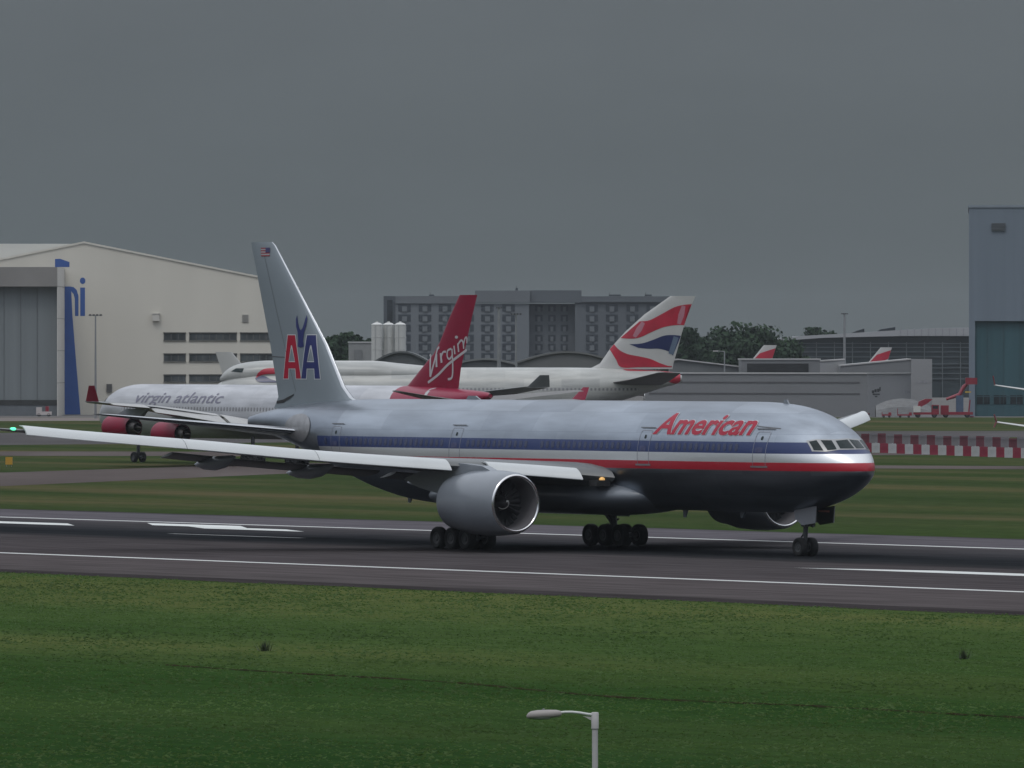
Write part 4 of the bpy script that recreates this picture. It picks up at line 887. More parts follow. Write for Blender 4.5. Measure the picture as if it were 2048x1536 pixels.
# ================= the big silver twin jet on the runway
AA = empty('airliner', NOSE, RUN_ANG); AA.rotation_euler.x = -.004
F_ROWS = [(-.45, 4.92, 4.86, .03), (-.38, 5.20, 4.62, .34), (-.1, 5.56, 4.34, .76), (.35, 5.92, 4.06, 1.18), (1.0, 6.38, 3.74, 1.64), (1.8, 6.92, 3.42, 2.08), (2.6, 7.40, 3.14, 2.42), (3.6, 7.84, 2.88, 2.68), (5, 8.26, 2.62, 2.90), (7, 8.56, 2.47, 3.05), (9.5, 8.68, 2.43, 3.10), (12, 8.69, 2.43, 3.10),
          (41, 8.69, 2.43, 3.10), (44, 8.69, 2.62, 3.08), (47, 8.68, 3.1, 3.0), (50, 8.64, 3.85, 2.72), (53, 8.55, 4.7, 2.25), (56, 8.38, 5.5, 1.68), (59, 8.10, 6.2, 1.02), (61.5, 7.75, 6.65, .45), (62.9, 7.5, 6.85, .12)]
F = Body([(x + .72 * max(0, 1 - (x + .45) / 10), t_, b_, w_) for x, t_, b_, w_ in F_ROWS])
aa_skin = band_mat('silver_skin', (.335, .368, .415), [(4.86, 5.32, (.40, .016, .032), .0), (5.32, 5.82, (.72, .73, .74), .75), (5.82, 6.46, (.014, .030, .115), .0)], 51.6)
F.mesh(64).build('fuselage', aa_skin, AA, ang=50)
# belly fairing
B2 = Body([(17.6, 3.35, 3.15, .4), (18.2, 3.75, 2.75, 1.9), (19.5, 4.15, 2.35, 3.0), (21.5, 4.4, 2.12, 3.42), (24, 4.5, 2.03, 3.55), (34, 4.45, 2.05, 3.50), (37, 4.2, 2.15, 3.2), (39.5, 3.8, 2.3, 2.5), (41.5, 3.3, 2.5, 1.2)])
B2.mesh(44, list(np.concatenate([[17.6, 17.75, 18.0, 18.4], np.arange(19, 41.5, .9), [41.5]]))).build('belly_fairing', GREY, AA, ang=50)
# fin, rudder gap, decals
FIN = [(8.05, 49.0, 60.1, 0, .085), (8.7, 51.2, 59.9, 0, .10), (9.3, 52.1, 59.95, 0, .105), (12, 54.15, 60.6, 0, .10), (15, 56.9, 61.55, 0, .095), (18.1, 59.75, 62.55, 0, .09), (18.32, 60.15, 62.6, 0, .05)]
FIN = [(8.05, 49.6, 60.1, 0, .085), (8.75, 51.4, 59.6, 0, .10), (9.4, 52.25, 59.75, 0, .10), (12, 54.15, 60.5, 0, .10), (15, 56.95, 61.5, 0, .095), (18.1, 59.85, 62.55, 0, .09), (18.32, 60.2, 62.6, 0, .05)]
def fin_m(i): return 1 if (i % 22) in (10, 11) and i < 22 * 6 else 0
lifting(FIN, 'fin', [FING, AL], AA, vertical=True, mfun=fin_m)
fl, ft, fk = pchip([s[0] for s in FIN], [s[1] for s in FIN]), pchip([s[0] for s in FIN], [s[2] for s in FIN]), pchip([s[0] for s in FIN], [s[4] for s in FIN])
def on_fin(off, sgn=1, fl=fl, ft=ft, fk=fk):
    def f(x, z):
        c = ft(z) - fl(z); a = min(max((x - fl(z)) / c, .001), 1); yt = 5 * fk(z) * (.2969 * math.sqrt(a) - .126 * a - .3516 * a * a + .2843 * a**3 - .1015 * a**4) * c
        return (x, sgn * (yt + off), z)
    return f
def big_a(xl, xr, zb, zt, red, name):      # tall condensed A, aft side at xl (x grows aft, so xl > xr)
    w = xl - xr; c = (xl + xr) / 2; s = w * .27; tw_ = w * .20
    o = [(xl, zb), (xl - s, zb), (xl - s - w * .035, zb + .62), (xr + s + w * .035, zb + .62), (xr + s, zb), (xr, zb), (c - tw_, zt), (c + tw_, zt)]
    hole = [(c + w * .185, zb + 1.02), (c - w * .185, zb + 1.02), (c - w * .03, zt - .62), (c + w * .03, zt - .62)]
    g_ = .05; q_ = s + 1.3 * g_; e_ = w * .035
    out_ = [(xl + g_ * 1.5, zb - g_), (xl - q_, zb - g_), (xl - q_ - e_, zb + .62 - g_), (xr + q_ + e_, zb + .62 - g_), (xr + q_, zb - g_), (xr - g_ * 1.5, zb - g_), (c - tw_ - g_ * 1.4, zt + g_), (c + tw_ + g_ * 1.4, zt + g_)]
    ohole = [(c + w * .185 - 1.2 * g_, zb + 1.02 + g_), (c - w * .185 + 1.2 * g_, zb + 1.02 + g_), (c - w * .01, zt - .62 - 4 * g_), (c + w * .01, zt - .62 - 4 * g_)]
    decal(name, [(0, [o, hole])], on_fin(.022), [red], AA, .35)
    d = decal('letter_outline', [(0, [out_, ohole])], on_fin(.012), [OUTL], AA, .35)
big_a(58.82, 56.62, 9.89, 12.56, RED, 'tail_letter'); big_a(56.58, 54.42, 9.89, 12.56, BLUE, 'tail_letter')
# bird mark between the letters: two raised wings over a tapering body
bird = [(57.08, 13.80), (57.20, 13.55), (57.16, 13.10), (56.98, 12.75), (56.90, 12.20), (56.98, 11.86), (56.62, 11.80), (56.24, 11.86), (56.34, 12.20), (56.26, 12.75), (56.08, 13.10), (56.03, 13.55), (56.14, 13.80), (56.30, 13.30), (56.46, 12.98), (56.62, 12.86), (56.78, 12.98), (56.94, 13.30)]
decal('bird_emblem', [(0, bird)], on_fin(.024), [BLUE], AA, .3)
fx0, fx1, fz0, fz1 = 61.35, 60.30, 17.45, 17.98
fl_polys = [(i % 2, [(fx0, fz0 + (fz1 - fz0) * i / 7), (fx1, fz0 + (fz1 - fz0) * i / 7), (fx1, fz0 + (fz1 - fz0) * (i + 1) / 7), (fx0, fz0 + (fz1 - fz0) * (i + 1) / 7)]) for i in range(7)]
decal('flag', fl_polys, on_fin(.015), [mat('flag_red', (.32, .045, .06), var=.05), mat('flag_white', (.40, .41, .43), var=.05)], AA, .4)
decal('flag_canton', [(0, [(60.78, 17.68), (60.28, 17.68), (60.28, 17.98), (60.78, 17.98)])], on_fin(.026), [mat('flag_blue', (.06, .055, .16), var=.05)], AA, .4)
decal('rudder_gap', [(0, ribbon([(59.75, 8.42), (58.9, 8.5), (58.1, 8.72), (57.5, 8.92)], [.16, .2, .16, .05]))], on_fin(.03), [DARK], AA, .3)
decal('rudder_hinge', [(0, ribbon([(57.3, 9.1), (58.2, 11), (59.5, 14), (61.1, 17.9)], .035))], on_fin(.012), [SEAM], AA, .5)
decal('rudder_joint', [(0, ribbon([(60.25, 11.25), (58.6, 11.2)], .06))], on_fin(.013), [SEAM], AA, .5)
# airline title, four forward of the wing; starboard side reads nose to the right
SF = F.side
def title(off): return lambda u, v: SF(off)(16.55 - u, 6.86 + v)
lettering('airline_title', 'American', 1.62, title(.030), RED, AA, shear=.21, bold=.042, width=9.35, step=.14)
lettering('title_outline', 'American', 1.62, lambda u, v: SF(.016)(16.60 - u, 6.865 + v), OUTL, AA, shear=.22, bold=.066, width=9.45, step=.14)
# cabin windows in the blue band, doors with their dark marks
door_x = (6.25, 17.15, 36.1, 49.15); win_m = mat('cabin_window_glass', (.045, .056, .115), rough=.2, var=.15)
def rrect(x, z, w, h, r=.1, n=4):
    o = []
    for (cx_, cz_, a0) in ((w / 2 - r, h / 2 - r, 0), (-w / 2 + r, h / 2 - r, 90), (-w / 2 + r, -h / 2 + r, 180), (w / 2 - r, -h / 2 + r, 270)):
        for i in range(n): a = R(a0 + 90 * i / (n - 1)); o.append((x + cx_ + r * math.cos(a), z + cz_ + r * math.sin(a)))
    return o
proto = None
wx = [x for x in np.arange(8.3, 50.6, .54) if all(abs(x - d) > .95 for d in door_x) and not 27.2 < x < 28.4]
for x in wx:
    if proto is None or 1:
        decal('cabin_window', [(0, rrect(float(x), 6.14, .30, .42, .12))], SF(.008), [win_m], AA, .2)
for d in door_x:
    zb, zt_ = 5.02, 7.05; w = 1.12 if d != 6.25 else 1.1
    dd = decal('door', [(0, [rrect(d, (zb + zt_) / 2, w, zt_ - zb, .16), rrect(d, (zb + zt_) / 2, w - .07, zt_ - zb - .07, .13)])], SF(.010), [mat('door_outline', (.30, .31, .36), var=.1)], AA, .2)
    decal('door_rain_gutter', [(0, [(d - .72, zt_ + .11), (d + .72, zt_ + .11), (d + .72, zt_ + .16), (d - .72, zt_ + .16)])], SF(.05), [SEAM], dd, .2)
    decal('door_window', [(0, rrect(d, 6.68, .17, .22, .07))], SF(.014), [GLASS], dd, .2)
    decal('door_handle', [(0, rrect(d + .05, 6.02, .62, .30, .08))], SF(.012), [mat('door_handle_grey', (.06, .07, .16), var=.2, scale=4)], dd, .2)
    if d < 20: decal('door_sill', [(0, [(d - .7, 5.03), (d + .75, 5.03), (d + .75, 5.13), (d - .7, 5.13)])], SF(.02), [mat('sill_metal', (.42, .42, .44), metal=.6, rough=.3, var=.1)], dd, .2)
# cockpit glazing: side panes by (x, z), front pane by (y, z), pale frame behind them
FRM = mat('cockpit_frame', (.38, .385, .39), rough=.3, metal=.4, var=.05)
PANES = ([(.06, 6.12), (.86, 6.12), (.80, 6.55), (.06, 6.61)], [(1.04, 6.08), (1.46, 6.02), (1.46, 6.58), (.98, 6.57)], [(1.62, 6.00), (1.95, 6.02), (1.93, 6.50), (1.62, 6.58)])
for sg in (1, -1):
    for p in PANES: decal('cockpit_window', [(0, p)], F.front(.022, sg), [GLASS], AA, .08)
    decal('cockpit_window_frame', [(0, [(0, 6.06), (.95, 6.05), (1.55, 5.95), (2.02, 5.96), (1.99, 6.56), (1.6, 6.64), (.9, 6.63), (0, 6.68)])], F.front(.010, sg), [FRM], AA, .08)
# scratches of skin: thin seam of the crown panel behind the flight deck
decal('panel_seam', [(0, ribbon([(10.5, 7.62), (8.5, 7.55), (6.8, 7.32), (5.2, 7.22)], .05))], SF(.012), [SEAM], AA, .3)
b = MB()
for (x, l, h) in ((38.5, 1.5, .22), (7.6, .5, .22)): b.xprism([(x - l / 2, F.top(x) - .02), (x + l / 2, F.top(x) - .02), (x + l * .35, F.top(x) + h), (x - l * .15, F.top(x) + h)], -.05, .05); b.build('antenna', GREY, AA, smooth=False); b = MB()
for (x, h) in ((17.0, .42), (45.0, .3), (11.5, .35)):
    b.xprism([(x, F.bot(x) + .05), (x + .45, F.bot(x) + .05), (x + .42, F.bot(x) - h), (x + .22, F.bot(x) - h)], -.04, .04); b.build('antenna', GREY, AA, smooth=False); b = MB()

# wings
WL = [(3.0, 19.9, 33.0, 4.30, .125), (4.5, 21.35, 33.1, 4.48, .12), (7.5, 23.75, 33.4, 4.78, .115), (10.7, 26.3, 33.9, 5.05, .11), (16, 30.2, 36.3, 5.53, .105), (22, 34.3, 38.7, 6.20, .10), (27.5, 38.1, 40.9, 6.84, .095), (29.6, 39.6, 41.7, 7.12, .09), (30.4, 40.5, 42.1, 7.22, .06)]
wl, wt_, wz0 = (pchip([s[0] for s in WL], [s[i] for s in WL]) for i in (1, 2, 3))
WK = {1: (.16, 0.0), -1: (.10, .034)}      # the two wings flex a little differently on the rolling jet
def wy(y, sgn): return y + max(0, y - 22) * WK[sgn][0]
def wz(y, sgn=1): return wz0(y) + max(0, y - 20) * WK[sgn][1]
def slat(y0, y1, sgn, parent):
    prof = [(.95, .35), (.70, .37), (.48, .34), (.28, .24), (.10, .09), (-.04, -.08), (-.14, -.22), (-.17, -.285), (-.14, -.32), (-.04, -.30), (.02, -.20), (.10, -.06), (.24, .10), (.45, .24), (.75, .30)]
    rings = []
    for i in range(9):
        y = y0 + (y1 - y0) * i / 8; k = 1.02 - .20 * (y - 4) / 26; rings.append([(wl(y) - .34 * k + dx * k, sgn * wy(y, sgn), wz(y, sgn) + dz * k) for dx, dz in prof])
    b = MB(); b.loft(rings); o = b.build('slat', SLAT, parent, ang=30); return o
for sgn in (1, -1):
    w = lifting([(wy(s[0], sgn), s[1] + .12, s[2], wz(s[0], sgn), s[4], .012) for s in WL], 'wing', [WINGU], AA, sgn)
    for (a_, b_) in ((4.6, 8.7), (10.5, 16.6), (16.63, 22.8), (22.83, 29.6)): slat(a_, b_, sgn, w)
    for (y, l) in ((7.0, 5.2), (14.2, 5.0), (19.3, 4.4)):
        xt = wt_(y); z0 = wz(y, sgn) - .35; rings = []
        for t, hh, ww, dz in ((0, .02, .02, 0), (.08, .20, .12, -.12), (.25, .36, .22, -.3), (.5, .42, .26, -.42), (.75, .32, .2, -.48), (.93, .14, .1, -.50), (1.0, .02, .02, -.5)):
            rings.append([(xt - l * .62 + l * t, sgn * (y + ww * math.cos(a)), z0 + dz + hh * math.sin(a)) for a in [2 * math.pi * i / 14 for i in range(14)]])
        b = MB(); b.loft(rings); b.build('flap_track_fairing', GREY, w, ang=60)
    # lowered flap along the trailing edge
    for (ya, yb_) in ((3.4, 9.2), (10.2, 21.5)):
        rings = []
        for i in range(5):
            y = ya + (yb_ - ya) * i / 4; c = 1.9 - .02 * y; rings.append([(wt_(y) - .35 + a * c, sgn * y, wz(y, sgn) - .38 - a * c * .22 + q * .11 * c) for a, q in AF])
        b = MB(); b.loft(rings); b.build('flap', WINGU, w)
    b = MB(); b.lathe([(0, .01), (.05, .07), (.2, .09), (.5, .07), (.6, .01)], (wl(29.9) - .12, sgn * wy(29.95, sgn), wz(29.95, sgn) + .05), 'x', 12); b.build('navigation_light', LAMPW('green_nav_light', (.10, .95, .45), 1.6) if sgn > 0 else mat('red_nav_light', (.10, .03, .03), var=.02), w)
    e = nacelle(AA, 20.55, sgn * 9.6, 2.90, 5.75, 1.62, 1.88, 1.55, GREY, LIPM, DUCT)
    b = MB(); b.xprism([(22.0, 4.55), (23.5, 5.0), (25.8, 5.15), (29.5, 4.7), (31.5, 4.2), (30.0, 3.7), (27.5, 3.3), (25.5, 3.5), (23.0, 4.2)], sgn * 9.6 - .28, sgn * 9.6 + .28); b.build('pylon', GREY, AA, smooth=False)
    b = MB(); b.xprism([(22.4, 4.15), (24.4, 4.35), (24.4, 4.75), (23.4, 4.62)], sgn * 9.6 - sgn * 1.25 - .02, sgn * 9.6 - sgn * 1.25 + .02); b.build('nacelle_strake', GREY, e, smooth=False)
b = MB(); b.lathe([(0, .01), (.02, .11), (.15, .14), (.3, .1)], (20.45, 3.5, 4.2), 'x', 14); b.build('landing_light', LAMPW('landing_lamp', (1.0, .58, .20), .5), AA)
b = MB(); b.box((20.75, 3.55, 3.98), (.8, .9, .35)); b.build('landing_light_housing', DARK, AA, smooth=False)
# tailplane
for sgn in (1, -1):
    SL_ = [(.3, 53.3, 60.3, 6.55, .085), (1.5, 54.5, 60.7, 6.68, .085), (6, 58.7, 62.1, 7.22, .085), (10.4, 62.5, 64.0, 7.72, .08), (10.75, 63.0, 64.05, 7.76, .05)]
    lifting(SL_, 'stabiliser', [WINGU, AL], AA, sgn, mfun=lambda i: 1 if (i % 22) in (9, 10, 11, 12) else 0)
decal('stabiliser_plate', [(0, [(53.2 + 2.8 * .5 + 1.9 * math.cos(a), 6.9 + .85 * math.sin(a)) for a in [2 * math.pi * i / 24 for i in range(24)]])], SF(.03), [mat('worn_plate', (.40, .40, .41), rough=.4, metal=.6, var=.15, scale=2)], AA, .25)
# landing gear
for sgn in (1, -1):
    y = sgn * 5.49; b = MB()
    b.tube([(31.77, y, .75), (31.77, y - sgn * .15, 1.9), (31.7, y - sgn * .5, 3.4)], [.17, .22, .26], 12); b.tube([(30.1, y, .68), (33.44, y, .68)], .14, 10)
    for x in (30.3, 31.77, 33.24): b.tube([(x, y - .9, .66), (x, y + .9, .66)], .09, 8)
    b.tube([(31.7, y, 1.5), (31.4, y - sgn * 2.2, 2.9)], .10, 8); b.tube([(31.9, y, 1.2), (33.6, y - sgn * .3, 2.9)], .09, 8); b.tube([(31.77, y + .25, 1.0), (30.6, y + .25, .95), (30.4, y + .25, .75)], .06, 6); b.tube([(31.77, y - .25, 1.6), (32.6, y - .25, 1.25), (32.9, y - .25, .75)], .06, 6)
    b.build('main_landing_gear', STRUT, AA)
    b = MB(); b.xprism([(30.9, 1.75), (32.6, 1.75), (32.9, 3.3), (30.6, 3.3)], y + sgn * .42 - .03, y + sgn * .42 + .03); b.build('gear_door', GREY, AA, smooth=False)
    b = MB(); b.span((30.2, y - sgn * 2.3, 2.05), (33.3, y - sgn * .2, 2.35)); b.build('gear_bay', DARK, AA, smooth=False)
    for x in (30.30, 31.77, 33.24):
        for dy in (-.70, .70): wheel(AA, x, y + dy, .655, .50)
b = MB(); b.tube([(5.89, 0, .53), (5.86, 0, 1.5), (5.75, 0, 2.9)], [.10, .14, .17], 12); b.tube([(5.89, -.5, .53), (5.89, .5, .53)], .08, 8); b.tube([(5.85, 0, 1.55), (4.9, 0, 2.7)], .08, 8); b.tube([(5.95, .1, 1.25), (6.25, .1, .95), (5.95, .1, .65)], .05, 6)
b.box((5.65, 0, 1.75), (.12, .9, .12)); b.build('nose_landing_gear', STRUT, AA)
for k in (-.24, .24):
    b = MB(); b.lathe([(-.12, .13), (.0, .15), (.08, .05)], (5.55, k, 1.78), 'x', 12); b.build('taxi_light', mat('taxi_lamp_glass', (.32, .32, .30), rough=.2, var=.05), AA)
for dy in (-.37, .37): wheel(AA, 5.89, dy, .535, .42)
for sgn in (1, -1):
    for (yo, m_, nm) in ((.655, mat('gear_door_grey', (.30, .31, .34), rough=.35, var=.06), 'nose_gear_door'), (.605, mat('gear_door_dark', (.05, .05, .048), rough=.5, var=.1), 'door_lining')):
        b = MB(); b.xprism([(4.0, 2.86), (6.05, 2.66), (5.95, 2.12), (5.3, 1.78), (4.1, 1.92)], sgn * yo - .024, sgn * yo + .024)
        if nm == 'nose_gear_door': d_ = b.build(nm, m_, AA, smooth=False)
        else: b.build(nm, m_, d_, smooth=False)
    b = MB(); b.span((4.4, sgn * .56, 2.50), (5.4, sgn * .575, 2.60)); b.build('red_stencil', mat('stencil_red', (.60, .20, .16), var=.1), d_, smooth=False)
tag(AA, 'huge silver twin jet with red, white and blue stripes on the runway', 'airliner')

# ================= parked and taxiing jets behind
def pl(root, px, py, y0):      # a photo pixel -> (x aft, z) on the plane y = y0 of an aircraft
    c, s = math.cos(root.rotation_euler.z), math.sin(root.rotation_euler.z)
    dx, dy, dz = (px - 1024) / FPX, 1.0, (HORIZON - py) / FPX
    ox_, oy_ = -root.location.x, -root.location.y
    ly0, lyd = -s * ox_ + c * oy_, -s * dx + c * dy; t = (y0 - ly0) / lyd
    return (c * (ox_ + t * dx) + s * (oy_ + t * dy), CAM_H + t * dz)
def place(name, px, D, dirx, diry):      # nose above ground pixel column px at depth D, nose pointing along (dirx, diry)
    return empty(name, (X(px, D), D, 0), math.atan2(-diry, -dirx))
def simple_gear(root, x, y, nx, r=.6, n=2):
    b = MB(); b.tube([(x, y, r), (x, y, 3.0)], .2, 8); b.tube([(x - .8, y, r), (x + .8, y, r)], .13, 8); b.build('landing_gear', STRUT, root)
    for dx in ((-.75, .75) if n == 2 else (0,)):
        for dy in (-.5, .5): wheel(root, x + dx, y + dy, r, .42)
def winglet(root, wing, y, xl, xt, z, h, sgn, m, flare=.6, down=0):
    c = xt - xl; rings = []
    for (t, k) in ((0, 1.0), (.5, .72), (1.0, .42)): rings.append([(xl + .2 + (h * 1.05) * t + a * c * k, sgn * (y + flare * t + q * .08 * c), z + h * t) for a, q in AF])
    b = MB(); b.loft(rings)
    if down:
        rings = [[(xl + .2 - down * t * .2 + a * c * k, sgn * (y + .2 * t + q * .08 * c), z - down * t) for a, q in AF] for (t, k) in ((0, .9), (1, .5))]; b.loft(rings)
    return b.build('winglet', m, wing)

# --- silver and red four engined jet on the exit taxiway
VC = (-.545, .838)
VS = place('airliner', 213, 858, *VC)
VF = Body([(0, 4.75, 4.7, .03), (.1, 5.2, 4.3, .5), (.5, 5.75, 3.85, 1.05), (1.2, 6.3, 3.45, 1.6), (2.2, 7.0, 3.1, 2.1), (3.4, 7.6, 2.85, 2.45), (5, 8.05, 2.72, 2.7), (7.5, 8.27, 2.66, 2.82), (55, 8.27, 2.66, 2.82), (60, 8.25, 3.3, 2.7), (65, 8.15, 4.4, 2.2), (70, 7.95, 5.7, 1.5), (73.5, 7.75, 6.6, .8), (75.0, 7.6, 6.95, .45), (75.3, 7.5, 7.1, .3)])
VRED = mat('flame_red', (.26, .006, .036), spec=.25, rough=.4, var=.08, scale=.5)
v_skin = band_mat('pearl_skin', (.46, .465, .49), [], 99, metal=.25, rough=.35, win=(5.55, 5.95, 8, 62, .6, .5), xcol=(pl(VS, 775, 780, -2.6)[0] + .35 * 7.0, (.24, .006, .036), .35))
VF.mesh(40).build('fuselage', v_skin, VS, ang=50)
q = [pl(VS, *p, 0) for p in ((812, 764), (845, 735), (868, 707), (880, 684), (898, 638), (919.5, 590))]; qt = [pl(VS, *p, 0) for p in ((917, 768), (922, 735), (928, 707), (933, 684), (943, 638), (954.5, 590))]
q[0] = (q[0][0], min(q[0][1], 8.0))
FV = [(a[1], a[0], c[0], 0, .085) for a, c in zip(q, qt)]
lifting(FV, 'fin', [VRED], VS, vertical=True)
vl, vt, vk = pchip([s[0] for s in FV], [s[1] for s in FV]), pchip([s[0] for s in FV], [s[2] for s in FV]), lambda z: .085
vfin = on_fin(.03, -1, vl, vt, vk)
def zz(px, py): return (640 + px / 4.655, 560 + py / 4.655)
def vs_line(pts, w, k=5): return ribbon(smooth_line([pl(VS, *zz(*p), -.2) for p in pts], k), w)
script = [vs_line([(1012, 690), (1032, 760), (1040, 900)], .30), vs_line([(1040, 900), (1072, 760), (1092, 650), (1112, 625)], .26), vs_line([(1088, 690), (1094, 810)], .32), vs_line([(1128, 680), (1138, 770)], .32), vs_line([(1132, 720), (1150, 672), (1176, 668)], .2),
          vs_line([(1222, 640), (1190, 660), (1188, 715), (1206, 735), (1228, 700), (1228, 640)], .2), vs_line([(1228, 640), (1232, 760), (1226, 900), (1190, 925)], .22), vs_line([(1246, 612), (1252, 690)], .22), vs_line([(1278, 590), (1284, 670)], .22), vs_line([(1280, 600), (1306, 562), (1322, 580), (1326, 640)], .2), vs_line([(1326, 600), (1338, 548), (1352, 535), (1354, 590)], .18),
          vs_line([(1352, 650), (1200, 780), (1110, 880), (1020, 955)], .26)]
dot = [pl(VS, *zz(1268 + 14 * math.cos(a), 532 + 14 * math.sin(a)), -.2) for a in [2 * math.pi * i / 10 for i in range(10)]]
dot2 = [pl(VS, *zz(1094 + 11 * math.cos(a), 640 + 11 * math.sin(a)), -.2) for a in [2 * math.pi * i / 10 for i in range(10)]]
VW = mat('script_white', (.50, .50, .52), rough=.4, var=.04)
for p in script + [dot, dot2]: decal('tail_script', [(0, p)], vfin, [VW], VS, .5)
decal('tail_script', [(0, ribbon([pl(VS, *zz(*p), -1.0) for p in ((1192, 935), (1160, 990))], .3))], VF.side(.03, -1), [VW], VS, .5)
decal('tail_script', [(0, ribbon([pl(VS, *zz(*p), -1.6) for p in ((985, 1010), (995, 1085))], .5))], VF.side(.03, -1), [VW], VS, .5)
a0 = pl(VS, 272, 799, -2.5); a1 = pl(VS, 446, 799, -2.5)
lettering('airline_title', 'virgin atlantic', 2.55, lambda u, v: VF.side(.03, -1)(a0[0] + u, 6.35 + v * .62), mat('title_violet', (.20, .195, .26), rough=.4, var=.05), VS, shear=.25, bold=.02, width=a1[0] - a0[0], step=.3)
for poly in ([(2.2, 6.35), (3.3, 6.35), (3.2, 6.85), (2.4, 6.75)],): decal('cockpit_window', [(0, poly)], VF.side(.03, -1), [GLASS], VS, .2)
VWL = [(2.6, 24.0, 37.5, 4.4, .12), (9.0, 28.6, 38.6, 5.3, .11), (18.6, 36.3, 42.0, 6.2, .10), (28.5, 45.0, 48.2, 6.65, .09), (29.1, 45.8, 48.3, 6.72, .07)]
for sgn in (1, -1):
    w = lifting(VWL, 'wing', [mat('wing_slate_paint', (.20, .21, .215), rough=.4, var=.1, scale=.4)], VS, sgn)
    winglet(VS, w, 29.0, 45.6, 48.2, 6.7, 1.6 if sgn < 0 else 1.3, sgn, VRED)
    # raised spoilers and flap seen from behind, pale upper faces
    for (ya, yb_) in ((3.4, 8.6), (9.2, 19.5), (20.4, 27.0)):
        rings = []; f1, f2, f3 = (pchip([s[0] for s in VWL], [s[i] for s in VWL]) for i in (1, 2, 3))
        for i in range(4):
            y = ya + (yb_ - ya) * i / 3; c = 3.6 - .085 * y; rings.append([(f2(y) - 1.0 + a * c, sgn * y, f3(y) + .02 - a * c * (.36 if y < 20 else .16) + q_ * .10 * c) for a, q_ in AF])
        b = MB(); b.loft(rings); b.build('flap', mat('flap_pale_paint', (.48, .48, .47), rough=.45, var=.08), w)
    for (y, x0, zc_) in ((9.0, 26.4, 3.25), (18.9, 33.4, 4.0)):
        e = nacelle(VS, x0, sgn * y, zc_, 4.6, 1.08, 1.24, 1.0, VRED, LIPM, DUCT, spin=False)
        b = MB(); b.xprism([(x0 + 1.5, zc_ + 1.3), (x0 + 3.5, zc_ + 1.9), (x0 + 7.5, zc_ + 1.9), (x0 + 6, zc_ + .9)], sgn * y - .2, sgn * y + .2); b.build('pylon', GREY, VS, smooth=False)
    lifting([(.3, 66.2, 73.6, 6.7, .09), (6, 70.4, 74.4, 7.3, .09), (10.6, 73.9, 76.0, 7.8, .08)], 'stabiliser', [mat('tailplane_drab', (.17, .165, .16), rough=.5, var=.1)], VS, sgn)
    simple_gear(VS, 38.8, sgn * 5.3, 0, .68)
simple_gear(VS, 6.7, 0, 0, .55, 1); simple_gear(VS, 38.8, 0, 0, .68)
b = MB(); b.lathe([(75.2, .27), (75.35, .24), (75.25, .15)], (0, 0, 7.3), 'x', 16); b.build('exhaust', mat('dark_exhaust', (.05, .045, .045), var=.1), VS)
tag(VS, 'silver four engined jet with red tail and white script', 'airliner')

# --- white humped jumbo with a red, white and blue tail
BA = place('airliner', 408, 1112, -.9995, .03)
BF_ = Body([(0, 5.0, 4.95, .03), (.1, 5.5, 4.4, .5), (.6, 6.2, 3.8, 1.1), (1.5, 7.0, 3.3, 1.75), (3, 8.0, 2.85, 2.4), (5, 8.9, 2.55, 2.85), (8, 9.5, 2.35, 3.2), (12, 9.62, 2.3, 3.25), (45, 9.62, 2.3, 3.25), (49.5, 9.62, 3.0, 3.1), (54.5, 9.55, 4.2, 2.7), (59.5, 9.35, 5.6, 1.9), (63.5, 9.1, 6.9, 1.2), (65.4, 8.8, 7.4, .8), (65.9, 8.5, 7.7, .4)])
b_skin = band_mat('white_skin', (.40, .405, .39), [], 99, metal=0.0, rough=.3, win=(6.45, 6.8, 10, 60, .55, .5))
BF_.mesh(40).build('fuselage', b_skin, BA, ang=50)
BH = Body([(2.2, 8.2, 7.8, .3), (3.0, 9.2, 7.6, 1.2), (4.2, 9.9, 7.4, 1.8), (6, 10.35, 7.2, 2.2), (9, 10.58, 7.2, 2.4), (23, 10.55, 7.2, 2.4), (27, 10.2, 7.2, 2.3), (31, 9.8, 7.2, 2.1), (34, 9.4, 7.2, 1.8)])
BH.mesh(32, list(np.arange(2.2, 34.01, .6))).build('upper_deck', b_skin, BA, ang=50)
q = [pl(BA, *p, 0) for p in ((1178, 738), (1200, 727), (1222, 695), (1252, 662), (1290, 628), (1341, 592))]; qt = [pl(BA, *p, 0) for p in ((1345, 738), (1347, 727), (1356, 695), (1365, 662), (1376, 628), (1391, 592))]
FB = [(a[1], a[0], c[0], 0, .085) for a, c in zip(q, qt)]
BW = mat('tail_white', (.52, .52, .51), rough=.35, var=.04); BR = mat('ribbon_red', (.45, .018, .045), rough=.3, var=.2, scale=.35); BB = mat('ribbon_blue', (.016, .024, .10), rough=.3, var=.15, scale=.4)
lifting(FB, 'fin', [BW], BA, vertical=True)
bl_, bt, bk = pchip([s[0] for s in FB], [s[1] for s in FB]), pchip([s[0] for s in FB], [s[2] for s in FB]), lambda z: .085
bfin = on_fin(.03, -1, bl_, bt, bk)
def bz(px, py): return pl(BA, 1000 + px / 4.655, 560 + py / 4.655, -.3)
def clipfin(poly, lo=.03, hi=.03):      # keep outline points on the fin
    out = []
    for (x, z) in poly: out.append((min(max(x, bl_(z) + lo), bt(z) - hi), z))
    return out
def curve(pts, k=6): return smooth_line([bz(*p) for p in pts], k)
top = curve([(1300, 385), (1390, 375), (1500, 320), (1620, 255), (1720, 230), (1815, 225)]); bot = curve([(1735, 422), (1640, 420), (1520, 440), (1400, 490), (1300, 535), (1215, 546), (1120, 540)])
decal('tail_ribbon', [(0, clipfin(top + bot))], bfin, [BR], BA, .5)
top = curve([(1205, 598), (1320, 590), (1430, 555), (1520, 520), (1600, 512), (1695, 520)]); bot = curve([(1610, 705), (1570, 665), (1480, 640), (1390, 640), (1290, 632)])
